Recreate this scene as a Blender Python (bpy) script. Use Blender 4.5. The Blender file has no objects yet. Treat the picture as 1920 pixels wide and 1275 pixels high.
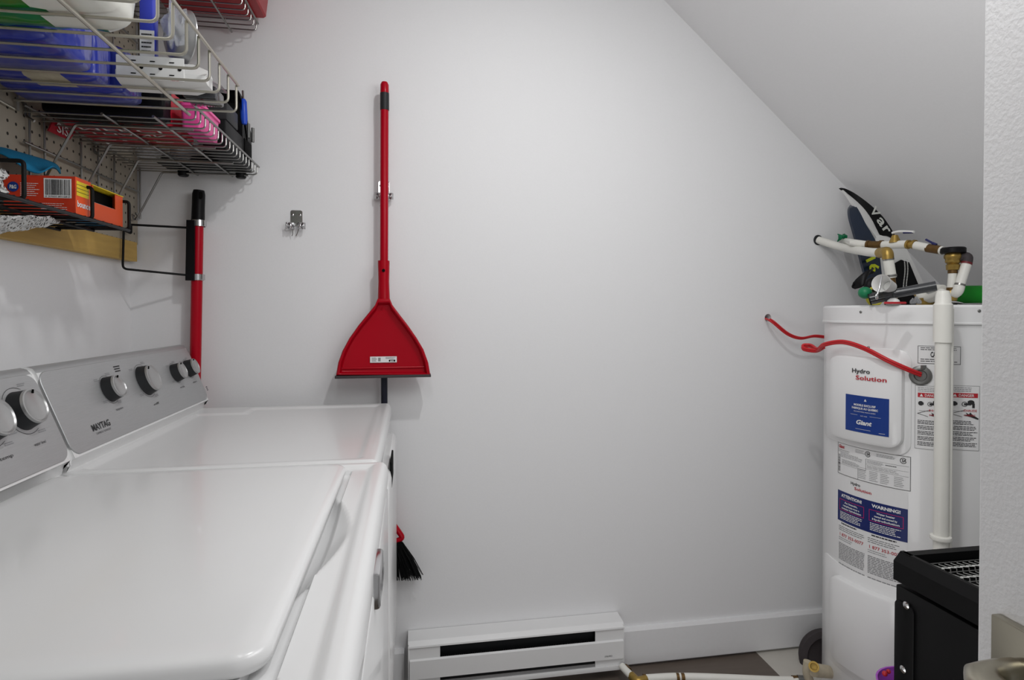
import bpy, bmesh, math, random
from mathutils import Vector, Matrix
random.seed(7)
R = math.radians
C = bpy.context.scene.collection
# ---------------------------------------------------------------- camera
H = 1.227; F = 1106.0; YAW = R(9.75); PITCH = R(0.8); SHY = -39.0/1920
cam = bpy.data.cameras.new('camera'); camo = bpy.data.objects.new('camera', cam); C.objects.link(camo)
cam.sensor_width = 36; cam.lens = F/1920*36; cam.shift_y = SHY; cam.clip_start = 0.02
camo.location = (0, 0, H); camo.rotation_euler = (R(90)-PITCH, 0, -YAW)
bpy.context.scene.camera = camo
# ---------------------------------------------------------------- world, lights, exposure
w = bpy.data.worlds.new('world'); bpy.context.scene.world = w; w.use_nodes = True
w.node_tree.nodes['Background'].inputs[0].default_value = (1, 1, 1, 1)
w.node_tree.nodes['Background'].inputs[1].default_value = .32
vs = bpy.context.scene.view_settings
vs.view_transform = 'Standard'; vs.look = 'None'; vs.gamma = 1; vs.exposure = -0.09; vs.use_curve_mapping = False
def area(name, loc, tgt, size, power, shape='DISK', sy=None):
    l = bpy.data.lights.new(name, 'AREA'); l.shape = shape; l.size = size; l.energy = power
    if sy: l.size_y = sy
    o = bpy.data.objects.new(name, l); C.objects.link(o); o.location = loc
    d = Vector(tgt)-Vector(loc); o.rotation_euler = d.to_track_quat('-Z', 'Y').to_euler(); return o
def point(name, loc, power, r):
    l = bpy.data.lights.new(name, 'POINT'); l.energy = power; l.shadow_soft_size = r
    o = bpy.data.objects.new(name, l); C.objects.link(o); o.location = loc; return o
sp = bpy.data.lights.new('ceiling_spot', 'SPOT'); sp.energy = 33; sp.shadow_soft_size = .035; sp.spot_size = R(132); sp.spot_blend = 1.0
spo = bpy.data.objects.new('ceiling_spot', sp); C.objects.link(spo); spo.location = (0.42, 0.76, 2.56)
spo.rotation_euler = (Vector((0.05, 1.75, 0.30))-spo.location).to_track_quat('-Z', 'Y').to_euler()
area('fill_left', (0.46, 0.40, 1.75), (-.9, 1.15, 1.35), 0.5, 3.2)  # added area light that brightens the left wall, no fixture there
area('fill_right', (-0.05, 0.55, 2.0), (1.7, 1.25, 1.45), 0.5, 3.9)  # added unseen fill aimed at the sloped ceiling and heater side
point('fill_point', (0.72, 0.72, 1.80), 8.6, .26)  # unseen soft point added to lift the right wall and slope
point('fill_low', (0.50, 0.75, 0.35), 5.6, .22)  # low fill added to lighten the heater foot and lower wall
# ---------------------------------------------------------------- pixel -> point
def ray(u, v):
    xc = (u-960)/F; yc = (598.5-v)/F
    f = Vector((math.sin(YAW)*math.cos(PITCH), math.cos(YAW)*math.cos(PITCH), -math.sin(PITCH)))
    r = Vector((math.cos(YAW), -math.sin(YAW), 0)); up = r.cross(f)
    return f + r*xc + up*yc
O = Vector((0, 0, H))
def P(u, v, **k):
    d = ray(u, v); a, val = list(k.items())[0]
    if a == 't': return O + d*val
    i = 'xyz'.index(a); return O + d*((val-O[i])/d[i])
def PP(u, v, p0, n):
    d = ray(u, v); return O + d*((Vector(p0)-O).dot(n)/d.dot(n))
# ---------------------------------------------------------------- materials
def lin(c):
    return tuple(((x/255)/12.92 if x/255 <= .04045 else ((x/255+.055)/1.055)**2.4) for x in c)+(1,)
def mat(name, c, rough=.5, metal=0, bump=0, scale=60, var=0, coat=0, trans=0, alpha=1, stretch=None, ior=1.45, detail=3, spec=.5):
    m = bpy.data.materials.new(name); m.use_nodes = True; nt = m.node_tree; b = nt.nodes['Principled BSDF']
    col = lin(c); b.inputs['Base Color'].default_value = col
    b.inputs['Roughness'].default_value = rough; b.inputs['Metallic'].default_value = metal
    b.inputs['Coat Weight'].default_value = coat; b.inputs['Coat Roughness'].default_value = .06
    b.inputs['Transmission Weight'].default_value = trans; b.inputs['Alpha'].default_value = alpha; b.inputs['IOR'].default_value = ior; b.inputs['Specular IOR Level'].default_value = spec
    tc = nt.nodes.new('ShaderNodeTexCoord'); mp = nt.nodes.new('ShaderNodeMapping'); nt.links.new(tc.outputs['Object'], mp.inputs[0])
    if stretch: mp.inputs['Scale'].default_value = stretch
    nz = nt.nodes.new('ShaderNodeTexNoise'); nz.inputs['Scale'].default_value = scale; nz.inputs['Detail'].default_value = detail
    nt.links.new(mp.outputs[0], nz.inputs[0])
    mx = nt.nodes.new('ShaderNodeMix'); mx.data_type = 'RGBA'
    v = max(var, .02)
    mx.inputs[6].default_value = tuple(x*(1-v) for x in col[:3])+(1,); mx.inputs[7].default_value = tuple(min(1, x*(1+v)) for x in col[:3])+(1,)
    nt.links.new(nz.outputs[0], mx.inputs[0]); nt.links.new(mx.outputs[2], b.inputs['Base Color'])
    if bump:
        bp = nt.nodes.new('ShaderNodeBump'); bp.inputs['Strength'].default_value = bump; bp.inputs['Distance'].default_value = .002
        nt.links.new(nz.outputs[0], bp.inputs['Height']); nt.links.new(bp.outputs[0], b.inputs['Normal'])
    return m
M = {}
M['wall'] = mat('wall_paint', (226, 226, 227), .62, bump=.06, scale=220, var=.01)
M['ceil'] = mat('ceiling_paint', (230, 230, 231), .6, bump=.12, scale=160, var=.01)
M['door'] = mat('door_paint', (222, 222, 223), .55, bump=.35, scale=230, var=.01)
M['trim'] = mat('trim_paint', (226, 226, 227), .35, bump=.03, scale=90)
M['enamel'] = mat('white_enamel', (222, 222, 222), .24, coat=.25, scale=4)
M['enamel2'] = mat('white_steel_jacket', (228, 228, 228), .3, coat=.3, scale=4)
M['whitep'] = mat('white_plastic', (222, 222, 220), .35, scale=10)
M['pvc'] = mat('white_pipe', (226, 225, 218), .4, scale=30, var=.03)
M['oldw'] = mat('white_heater_paint', (222, 222, 222), .4, scale=10)
M['brushed'] = mat('brushed_panel', (176, 177, 178), .42, metal=.5, bump=.1, scale=60, var=.1, stretch=(14, .5, 14), detail=5)
M['silver'] = mat('silver_paint', (176, 176, 176), .3, metal=.6)
M['chrome'] = mat('chrome', (205, 205, 206), .16, metal=1)
M['steel'] = mat('wire_steel', (150, 149, 146), .28, metal=1, scale=80, var=.1)
M['coated'] = mat('coated_wire', (186, 182, 170), .28, metal=.8, scale=60, var=.06)
M['nickel'] = mat('satin_nickel', (168, 163, 148), .28, metal=1, scale=60, var=.04)
M['brass'] = mat('brass', (164, 136, 72), .38, metal=.75, scale=70, var=.25, bump=.2)
M['copper'] = mat('aged_brass', (104, 78, 42), .45, metal=.6, scale=90, var=.3, bump=.2)
M['black'] = mat('black_plastic', (15, 15, 17), .42, scale=30, spec=.2)
M['blackm'] = mat('black_metal', (8, 8, 9), .5, scale=120, bump=.05, spec=.2)
M['blackw'] = mat('black_wire', (20, 20, 20), .5, spec=.2)
M['dark'] = mat('dark_grey', (40, 41, 43), .45, spec=.3)
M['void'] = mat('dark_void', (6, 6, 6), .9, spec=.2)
M['navyrod'] = mat('dark_rod', (34, 35, 46), .35, spec=.2)
M['red'] = mat('red_plastic', (164, 0, 24), .28, coat=.04, scale=20, spec=.2)
M['redpole'] = mat('red_pole', (166, 0, 26), .3, coat=.04, scale=20, spec=.2)
M['crate'] = mat('red_crate', (160, 14, 28), .35, scale=20, var=.05)
M['cable'] = mat('red_cable', (190, 28, 36), .4, scale=60, var=.06)
M['rubber'] = mat('grey_rubber', (60, 54, 56), .7, scale=60, var=.1)
M['bristle'] = mat('black_bristle', (14, 14, 15), .6, spec=.2)
M['paper'] = mat('label_white', (224, 224, 224), .45, scale=20)
M['ink'] = mat('label_ink', (38, 38, 40), .6)
M['greyink'] = mat('label_grey_ink', (138, 138, 140), .6)
M['redink'] = mat('label_red', (178, 32, 44), .5)
M['pinkink'] = mat('label_magenta', (168, 24, 100), .5)
M['blueink'] = mat('label_blue', (4, 50, 128), .45)
M['navyink'] = mat('label_navy', (8, 30, 96), .45)
def lacemat():
    m = mat('white_lace', (206, 206, 204), .9, bump=.5, scale=160, var=.2); nt = m.node_tree; b = nt.nodes['Principled BSDF']
    v = nt.nodes.new('ShaderNodeTexVoronoi'); v.feature = 'DISTANCE_TO_EDGE'; v.inputs['Scale'].default_value = 130
    tc = nt.nodes.new('ShaderNodeTexCoord'); nt.links.new(tc.outputs['Object'], v.inputs['Vector'])
    n = nt.nodes.new('ShaderNodeMath'); n.operation = 'LESS_THAN'; n.inputs[1].default_value = .17; nt.links.new(v.outputs['Distance'], n.inputs[0]); nt.links.new(n.outputs[0], b.inputs['Alpha']); return m
M['teal'] = mat('teal_cloth', (18, 118, 160), .85, bump=.4, scale=300, var=.08)
M['lace'] = lacemat()
M['orange'] = mat('box_red_card', (196, 52, 24), .5, scale=20)
M['orange2'] = mat('box_orange_card', (232, 84, 28), .5, scale=20)
M['yellow'] = mat('box_yellow', (236, 208, 36), .5)
M['card'] = mat('weathered_cream', (186, 176, 154), .6, scale=60, var=.2)
M['wood'] = mat('yellow_wood', (190, 156, 84), .6, scale=26, var=.22, bump=.1, stretch=(1, .25, 3))
M['green'] = mat('green_print', (10, 120, 30), .3, coat=.6, scale=14, var=.2)
M['packw'] = mat('white_pack', (226, 226, 218), .4, coat=.4, scale=12, var=.06, bump=.3)
M['bluepack'] = mat('blue_pack', (44, 56, 156), .3, coat=.5, scale=9, var=.35, bump=.25)
M['bluepack2'] = mat('blue_pack_pale', (92, 96, 160), .35, coat=.5, scale=9, var=.3, bump=.25)
M['foil'] = mat('printed_patch', (176, 168, 146), .4, scale=40, var=.4)
M['bluebox'] = mat('blue_box', (58, 70, 190), .35)
M['redbag'] = mat('red_bag', (168, 26, 44), .4, scale=16, var=.15, bump=.2)
M['pink'] = mat('pink_plastic', (236, 84, 160), .35, coat=.2, scale=10)
M['clear'] = mat('clear_plastic', (225, 228, 232), .12, trans=.75, alpha=.55, bump=.6, scale=30, ior=1.2)
M['smoke'] = mat('smoky_plastic', (60, 62, 66), .15, trans=.3, alpha=.93, coat=.5, scale=30, var=.3)
M['bluehandle'] = mat('blue_handle', (28, 72, 190), .35)
M['greenb'] = mat('green_ball', (14, 118, 76), .45, scale=20, var=.1)
M['greenf'] = mat('green_fabric', (14, 132, 30), .8, scale=24, var=.3, bump=.4)
M['lime'] = mat('lime_print', (196, 206, 30), .5)
M['navy'] = mat('navy_ski', (4, 26, 50), .3, coat=.4, scale=12, var=.3)
M['purple'] = mat('purple_plastic', (168, 84, 190), .35)
M['brown'] = mat('brown_floor', (98, 88, 80), .45, scale=10, var=.2, stretch=(1, 6, 1))
M['tile'] = mat('white_floor', (196, 192, 184), .5, scale=14, var=.06)
M['letter'] = mat('grey_letter', (196, 198, 192), .4)
M['bead'] = mat('white_bead', (230, 230, 226), .3)
M['yard'] = mat('yellow_rim', (190, 180, 60), .5)
M['maroon'] = mat('maroon_band', (110, 30, 36), .5)
M['lever'] = mat('blue_lever', (30, 34, 90), .4)
M['grid'] = mat('grille_steel', (120, 120, 118), .4, metal=.7)
# pegboard: tan board with a one inch grid of drilled holes
def pegmat():
    m = mat('pegboard', (162, 153, 138), .7, scale=8, var=.06); nt = m.node_tree; b = nt.nodes['Principled BSDF']
    tc = nt.nodes.new('ShaderNodeTexCoord'); sp = nt.nodes.new('ShaderNodeSeparateXYZ'); nt.links.new(tc.outputs['Object'], sp.inputs[0])
    def mth(op, a, bb=None):
        n = nt.nodes.new('ShaderNodeMath'); n.operation = op
        for i, x in enumerate((a, bb)):
            if x is None: continue
            if isinstance(x, (int, float)): n.inputs[i].default_value = x
            else: nt.links.new(x, n.inputs[i])
        return n.outputs[0]
    q = []
    for s in ('Y', 'Z'):
        f = mth('FRACT', mth('ADD', mth('DIVIDE', sp.outputs[s], .0262), 40.0)); d = mth('SUBTRACT', f, .5); q.append(mth('MULTIPLY', d, d))
    rr = mth('LESS_THAN', mth('ADD', q[0], q[1]), .0165)
    mx = nt.nodes.new('ShaderNodeMix'); mx.data_type = 'RGBA'; old = b.inputs['Base Color'].links[0].from_socket
    nt.links.new(rr, mx.inputs[0]); nt.links.new(old, mx.inputs[6]); mx.inputs[7].default_value = lin((38, 34, 30))
    nt.links.new(mx.outputs[2], b.inputs['Base Color']); return m
M['peg'] = pegmat()
# ---------------------------------------------------------------- mesh helpers
def obj(name, bm, m, parent=None, smooth=True, ang=40):
    me = bpy.data.meshes.new(name); bmesh.ops.recalc_face_normals(bm, faces=bm.faces) if not getattr(obj, 'keep', False) else None
    bm.to_mesh(me); bm.free()
    for x in (m if isinstance(m, (list, tuple)) else [m]): me.materials.append(x)
    o = bpy.data.objects.new(name, me); C.objects.link(o)
    if smooth:
        me.polygons.foreach_set('use_smooth', [True]*len(me.polygons))
        try: me.set_sharp_from_angle(angle=R(ang))
        except Exception: pass
    if parent is not None: o.parent = parent; o.matrix_parent_inverse = parent.matrix_world.inverted() if False else Matrix.Translation(-parent.location)
    return o
def tag(o, label, cat, group=None, kind=None):
    o['label'] = label; o['category'] = cat
    if group: o['group'] = group
    if kind: o['kind'] = kind
    return o
def thing(name, label, cat, loc=(0, 0, 0), group=None):
    o = bpy.data.objects.new(name, None); C.objects.link(o); o.location = loc; o.empty_display_size = .05
    return tag(o, label, cat, group)
def struct(name, bm, m, parent=None, smooth=False):
    o = obj(name, bm, m, parent, smooth)
    if parent is None: o['kind'] = 'structure'
    return o
def B(): return bmesh.new()
def box(bm, x0, x1, y0, y1, z0, z1, bev=0, mi=0, rot=None, seg=2):
    r = bmesh.ops.create_cube(bm, size=1); vs_ = r['verts']
    bmesh.ops.scale(bm, vec=(abs(x1-x0), abs(y1-y0), abs(z1-z0)), verts=vs_)
    fs = {f for v in vs_ for f in v.link_faces}
    for f in fs: f.material_index = mi
    if bev:
        es = list({e for v in vs_ for e in v.link_edges})
        g = bmesh.ops.bevel(bm, geom=es, offset=bev, segments=seg, affect='EDGES', profile=.5)
        vs_ = list({v for f in g['faces'] for v in f.verts} | {v for v in vs_ if v.is_valid})
        for f in g['faces']: f.material_index = mi
    if rot is not None: bmesh.ops.transform(bm, matrix=rot, verts=vs_)
    bmesh.ops.translate(bm, vec=((x0+x1)/2, (y0+y1)/2, (z0+z1)/2), verts=vs_)
    return vs_
def fillet(pts, r, n=5):
    pts = [Vector(p) for p in pts]
    if r <= 0 or len(pts) < 3: return pts
    out = [pts[0]]
    for i in range(1, len(pts)-1):
        a, b, c = pts[i-1], pts[i], pts[i+1]; d1 = a-b; d2 = c-b
        q = min(r, d1.length*.48, d2.length*.48); p1 = b+d1.normalized()*q; p2 = b+d2.normalized()*q
        for k in range(n+1):
            t = k/n; out.append(p1*(1-t)**2+b*2*t*(1-t)+p2*t*t)
    out.append(pts[-1]); return out
def spline(pts, n=8):
    pts = [Vector(p) for p in pts]; q = [pts[0]*2-pts[1]]+pts+[pts[-1]*2-pts[-2]]; out = []
    for i in range(1, len(q)-2):
        for k in range(n):
            t = k/n; a, b, c, d = q[i-1:i+3]
            out.append(.5*((2*b)+(c-a)*t+(2*a-5*b+4*c-d)*t*t+(3*b-a-3*c+d)*t**3))
    out.append(pts[-1]); return out
def tube(bm, pts, r, seg=8, fil=0, cap=True, mi=0, radii=None):
    pts = fillet(pts, fil); n = len(pts); rings = []
    T = []
    for i in range(n):
        d = (pts[min(i+1, n-1)]-pts[max(i-1, 0)]); T.append(d.normalized() if d.length > 1e-9 else Vector((0, 0, 1)))
    up = Vector((0, 0, 1)) if abs(T[0].z) < .9 else Vector((1, 0, 0)); nrm = T[0].cross(up).normalized()
    for i in range(n):
        if i: 
            nrm = nrm - T[i]*nrm.dot(T[i]); nrm.normalize()
        bn = T[i].cross(nrm); rr = radii[i] if radii else r
        rings.append([bm.verts.new(pts[i]+(nrm*math.cos(2*math.pi*k/seg)+bn*math.sin(2*math.pi*k/seg))*rr) for k in range(seg)])
    for i in range(n-1):
        for k in range(seg):
            f = bm.faces.new((rings[i][k], rings[i][(k+1) % seg], rings[i+1][(k+1) % seg], rings[i+1][k])); f.material_index = mi
    if cap:
        for rg in (rings[0], rings[-1]):
            f = bm.faces.new(rg); f.material_index = mi
def lathe(bm, prof, o, axis=(0, 0, 1), seg=32, mi=0, squash=None):
    """prof: list of (radius, height along axis)"""
    o = Vector(o); ax = Vector(axis).normalized(); u = ax.orthogonal().normalized(); v = ax.cross(u); rings = []
    for r, h in prof:
        if r < 1e-6: rings.append([bm.verts.new(o+ax*h)])
        else: rings.append([bm.verts.new(o+ax*h+(u*math.cos(2*math.pi*k/seg)+v*math.sin(2*math.pi*k/seg))*r) for k in range(seg)])
    for a, b in zip(rings, rings[1:]):
        for k in range(seg):
            k2 = (k+1) % seg
            if len(a) == 1 and len(b) == 1: continue
            if len(a) == 1: f = bm.faces.new((a[0], b[k], b[k2]))
            elif len(b) == 1: f = bm.faces.new((a[k], a[k2], b[0]))
            else: f = bm.faces.new((a[k], a[k2], b[k2], b[k]))
            f.material_index = mi
    for rg in (rings[0], rings[-1]):
        if len(rg) > 1:
            f = bm.faces.new(rg); f.material_index = mi
def ball(bm, c, r, seg=16, mi=0, sc=(1, 1, 1)):
    g = bmesh.ops.create_uvsphere(bm, u_segments=seg, v_segments=max(6, seg//2), radius=r)
    bmesh.ops.scale(bm, vec=sc, verts=g['verts']); bmesh.ops.translate(bm, vec=c, verts=g['verts'])
    for f in {f for v in g['verts'] for f in v.link_faces}: f.material_index = mi
def rloop(w, h, r, n=6):
    r = max(min(r, w/2-1e-5, h/2-1e-5), 1e-5); out = []
    for cx, cy, a in ((w/2-r, h/2-r, 0), (-w/2+r, h/2-r, 90), (-w/2+r, -h/2+r, 180), (w/2-r, -h/2+r, 270)):
        for k in range(n+1):
            t = R(a+90*k/n); out.append((cx+r*math.cos(t), cy+r*math.sin(t)))
    return out
def rslab(bm, w, h, r, prof, mp, n=6, mi=0, cap0=True):
    """rounded rectangle stacked through prof [(inset, depth)], mapped by mp(x, y, d)"""
    rings = []
    for ins, d in prof:
        rings.append([bm.verts.new(mp(x, y, d)) for x, y in rloop(w-2*ins, h-2*ins, max(r-ins, r*.25), n)])
    for a, b in zip(rings, rings[1:]):
        for k in range(len(a)):
            f = bm.faces.new((a[k], a[(k+1) % len(a)], b[(k+1) % len(a)], b[k])); f.material_index = mi
    f = bm.faces.new(rings[-1]); f.material_index = mi
    if cap0: f = bm.faces.new(rings[0]); f.material_index = mi
def prism(bm, pts, vec, mi=0):
    a = [bm.verts.new(p) for p in pts]; b = [bm.verts.new(Vector(p)+Vector(vec)) for p in pts]; n = len(a)
    for k in range(n):
        f = bm.faces.new((a[k], a[(k+1) % n], b[(k+1) % n], b[k])); f.material_index = mi
    for q in (a, b[::-1]):
        f = bm.faces.new(q); f.material_index = mi
def grid(bm, fn, nu, nv, mi=0, thick=None):
    g = [[bm.verts.new(fn(i/nu, j/nv)) for j in range(nv+1)] for i in range(nu+1)]
    for i in range(nu):
        for j in range(nv):
            f = bm.faces.new((g[i][j], g[i+1][j], g[i+1][j+1], g[i][j+1])); f.material_index = mi
    return g
def solid(o, t, off=0):
    md = o.modifiers.new('solid', 'SOLIDIFY'); md.thickness = t; md.offset = off; return o
# flat lettering and print, gathered in 2D and laid onto a surface
_tc = {}
def text2d(s, bold=0.0):
    k = (s, bold)
    if k in _tc: return _tc[k]
    cu = bpy.data.curves.new('t', 'FONT'); cu.body = s; cu.size = 1; cu.offset = bold; cu.resolution_u = 2; cu.fill_mode = 'FRONT'
    o = bpy.data.objects.new('t', cu); C.objects.link(o); dg = bpy.context.evaluated_depsgraph_get(); dg.update()
    me = bpy.data.meshes.new_from_object(o.evaluated_get(dg)); vs_ = [(v.co.x, v.co.y) for v in me.vertices]; fs = [tuple(p.vertices) for p in me.polygons]
    bpy.data.objects.remove(o); bpy.data.curves.remove(cu); bpy.data.meshes.remove(me)
    if not vs_: vs_ = [(0, 0)]
    _tc[k] = (vs_, fs); return _tc[k]
class Decal:
    def __init__(s): s.v = []; s.f = []; s.m = []
    def poly(s, pts, mi, L=1):
        b = len(s.v); s.v += [(x, y, L) for x, y in pts]; s.f.append(tuple(range(b, b+len(pts)))); s.m.append(mi)
    def rect(s, x0, y0, x1, y1, mi, L=0, nx=1):
        for i in range(nx):
            a = x0+(x1-x0)*i/nx; b = x0+(x1-x0)*(i+1)/nx; s.poly([(a, y0), (b, y0), (b, y1), (a, y1)], mi, L)
    def frame(s, x0, y0, x1, y1, t, mi, L=1, nx=6):
        s.rect(x0, y0, x1, y0+t, mi, L, nx); s.rect(x0, y1-t, x1, y1, mi, L, nx); s.rect(x0, y0, x0+t, y1, mi, L); s.rect(x1-t, y0, x1, y1, mi, L)
    def text(s, st, x, y, h, mi, L=2, width=None, al='c', bold=.0, shear=0, rot=0):
        vs_, fs = text2d(st, bold); x0 = min(a for a, b in vs_); x1 = max(a for a, b in vs_); sx = h/.72; 
        sxx = width/(x1-x0) if width else sx
        off = {'c': (x0+x1)/2, 'l': x0, 'r': x1}[al]; b = len(s.v); cr, sr = math.cos(rot), math.sin(rot)
        for p, q in vs_:
            X = (p-off)*sxx+shear*q*sx; Y = q*sx; s.v.append((x+X*cr-Y*sr, y+X*sr+Y*cr, L))
        for f in fs: s.f.append(tuple(i+b for i in f)); s.m.append(mi)
    def lines(s, x0, y0, x1, y1, n, mi, L=1, fill=.5, ragged=.25):
        h = (y1-y0)/n
        for i in range(n):
            y = y1-(i+.5)*h; e = x1-(x1-x0)*ragged*random.random(); x = x0
            while x < e:
                wd = (x1-x0)*random.uniform(.05, .16); s.rect(x, y-h*fill/2, min(x+wd, e), y+h*fill/2, mi, L); x += wd+(x1-x0)*.018
    def disc(s, x, y, r, mi, L=2, r2=None, n=20, a0=0, a1=360):
        r2 = r if r2 is None else r2
        s.poly([(x+r*math.cos(2*math.pi*k/n), y+r2*math.sin(2*math.pi*k/n)) for k in range(n)], mi, L)
    def ring(s, x, y, r, t, mi, L=2, a0=0, a1=360, n=20):
        for k in range(n):
            a = R(a0+(a1-a0)*k/n); b = R(a0+(a1-a0)*(k+1)/n)
            s.poly([(x+r*math.cos(a), y+r*math.sin(a)), (x+r*math.cos(b), y+r*math.sin(b)), (x+(r-t)*math.cos(b), y+(r-t)*math.sin(b)), (x+(r-t)*math.cos(a), y+(r-t)*math.sin(a))], mi, L)
    def build(s, name, mp, mats, parent):
        me = bpy.data.meshes.new(name); me.from_pydata([mp(*p) for p in s.v], [], s.f)
        for m_ in mats: me.materials.append(m_)
        me.polygons.foreach_set('material_index', s.m); me.update()
        o = bpy.data.objects.new(name, me); C.objects.link(o); o.parent = parent; o.matrix_parent_inverse = Matrix.Translation(-parent.location); return o
def flatmap(o, right, up, eps=.0004):
    o = Vector(o); right = Vector(right).normalized(); up = Vector(up).normalized(); n = right.cross(up).normalized()
    return lambda x, y, L: o+right*x+up*y+n*(eps*(L+1))
INKS = ['paper', 'ink', 'redink', 'blueink', 'greyink', 'pinkink', 'navyink', 'yellow', 'foil']
INK = lambda: [M[k] for k in INKS]
W_, K_, RD, BL, GR, PK, NV, YL, FO = range(9)
# ================================================================ SETTING
XL = -.825; YB = 1.93; XR = 2.15; CZ = 2.95
sl0 = P(1245, 0, y=YB); sl1 = P(1580, 345, y=YB)
SL = (sl1.z-sl0.z)/(sl1.x-sl0.x)
slz = lambda x: sl0.z+SL*(x-sl0.x)
xs = sl0.x+(CZ-sl0.z)/SL        # where flat ceiling meets slope
# back wall, with the drilled cable hole left open
hc = P(1440, 596, y=YB); hr = .013
bm = B()
hole = [bm.verts.new((hc.x+hr*math.cos(2*math.pi*k/16), YB, hc.z+hr*1.1*math.sin(2*math.pi*k/16))) for k in range(16)]
sq = []
for k in range(16):
    a = 2*math.pi*k/16; c, s = math.cos(a), math.sin(a); m_ = max(abs(c), abs(s)); sq.append(bm.verts.new((hc.x+.05*c/m_, YB, hc.z+.05*s/m_)))
for k in range(16): bm.faces.new((hole[k], hole[(k+1) % 16], sq[(k+1) % 16], sq[k]))
deep = [bm.verts.new(v.co+Vector((0, .30, 0))) for v in hole]
for k in range(16): bm.faces.new((hole[k], deep[k], deep[(k+1) % 16], hole[(k+1) % 16]))
bm.faces.new(deep)
def q4(bm, *p): bm.faces.new([bm.verts.new(x) for x in p])
X0, X1, Z0, Z1 = hc.x-.05, hc.x+.05, hc.z-.05, hc.z+.05
q4(bm, (XL, YB, 0), (X0, YB, 0), (X0, YB, CZ), (XL, YB, CZ))
q4(bm, (X0, YB, 0), (X1, YB, 0), (X1, YB, Z0), (X0, YB, Z0))
q4(bm, (X0, YB, Z1), (X1, YB, Z1), (X1, YB, CZ), (X0, YB, CZ))
q4(bm, (X1, YB, 0), (XR, YB, 0), (XR, YB, CZ), (X1, YB, CZ))
struct('wall_back', bm, M['wall'])
bm = B(); box(bm, XL-.1, XL, 0, YB+.1, 0, CZ); struct('wall_left', bm, M['wall'])
bm = B(); box(bm, XR, XR+.1, .9, YB+.1, 0, CZ); struct('wall_right', bm, M['wall'])
bm = B()
prism(bm, [(XL-.1, .3, CZ), (xs, .3, CZ), (XR+.1, .3, slz(XR+.1)), (XR+.1, .3, slz(XR+.1)+.12), (xs, .3, CZ+.12), (XL-.1, .3, CZ+.12)], (0, YB-.2, 0))
struct('ceiling', bm, M['ceil'])
bm = B()
fa = P(1425, 1230, z=0); fb = P(1460, 1265, z=0); d = (fb-fa); fa2 = fa-d*8; fb2 = fa+d*30
pa = fa+d*((YB-fa.y)/d.y); pb = fa+d*((-.6-fa.y)/d.y)
vv = [bm.verts.new(x) for x in ((XL, YB, 0), (pa.x, YB, 0), (pb.x, -.6, 0), (XL, -.6, 0))]
f = bm.faces.new(vv); f.material_index = 0
vr = [bm.verts.new(x) for x in ((XR, YB, 0), (XR, -.6, 0))]
f = bm.faces.new((vv[1], vr[0], vr[1], vv[2])); f.material_index = 1
struct('floor', bm, [M['brown'], M['tile']])
def bboard(name, x0, x1):
    bm = B(); prism(bm, [(x0, YB, .012), (x0, YB-.016, .012), (x0, YB-.016, .125), (x0, YB-.010, .135), (x0, YB, .135)], (x1-x0, 0, 0)); struct(name, bm, M['trim'])
hx0 = P(765, 1230, y=1.858).x; hx1 = P(1171, 1220, y=1.858).x
bboard('baseboard_back', hx1+.016, 1.50); bboard('baseboard_back_left', XL, hx0-.012)
# open door on the right, its latch edge away from the camera
rz = Matrix.Rotation(R(-3.2), 4, 'Z')
dk = P(1838, 700, x=.53); 
door = bpy.data.objects.new('door_1', None); C.objects.link(door); door.location = (dk.x, dk.y, 0); door.rotation_euler = (0, 0, R(-3.2)); door['kind'] = 'structure'
def dobj(name, bm, m, **k):
    o = obj(name, bm, m, None, **k); o.parent = door; return o
bm = B(); box(bm, 0, .04, -.80, 0, .01, 2.03, .002); dobj('door_leaf', bm, M['door'], smooth=False)
hz = P(1856, 1148, x=.52).z; hy = -.024-.033
bm = B(); box(bm, -.010, 0, hy-.034, hy+.034, hz-.068, hz, .0015); dobj('rosette', bm, M['nickel'])
bm = B(); zc = hz-.033
tube(bm, [(0, hy, zc-.001), (-.028, hy, zc-.001)], .0118, 24)
lv = []
def lm(x, y, d): return Vector((-.0285+d*.0, hy, zc))
# lever: round neck that flattens into a blade pointing back toward the hinge
rings = []
path = [(-.020, 0, .0118, .0118), (-.036, 0, .0118, .0118), (-.046, -.001, .0115, .012), (-.056, -.005, .0105, .0135), (-.062, -.014, .010, .015), (-.063, -.028, .010, .0155), (-.063, -.060, .010, .0155), (-.063, -.112, .0095, .0155), (-.063, -.116, .008, .014)]
for i, (px, py, wz, wx) in enumerate(path):
    a = path[max(i-1, 0)]; b = path[min(i+1, len(path)-1)]; t = Vector((b[0]-a[0], b[1]-a[1], 0)).normalized(); s_ = Vector((t.y, -t.x, 0))
    sqf = .55 if i > 2 else 1
    rings.append([bm.verts.new(Vector((px, hy+py, zc))+s_*wx*(abs(math.cos(k*math.pi/12))**sqf)*(1 if math.cos(k*math.pi/12) >= 0 else -1)+Vector((0, 0, wz*(abs(math.sin(k*math.pi/12))**sqf)*(1 if math.sin(k*math.pi/12) >= 0 else -1)))) for k in range(24)])
for a, b in zip(rings, rings[1:]):
    for k in range(24): bm.faces.new((a[k], a[(k+1) % 24], b[(k+1) % 24], b[k]))
bm.faces.new(rings[-1]); bm.faces.new(rings[0])
dobj('door_handle', bm, M['nickel'])
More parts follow.
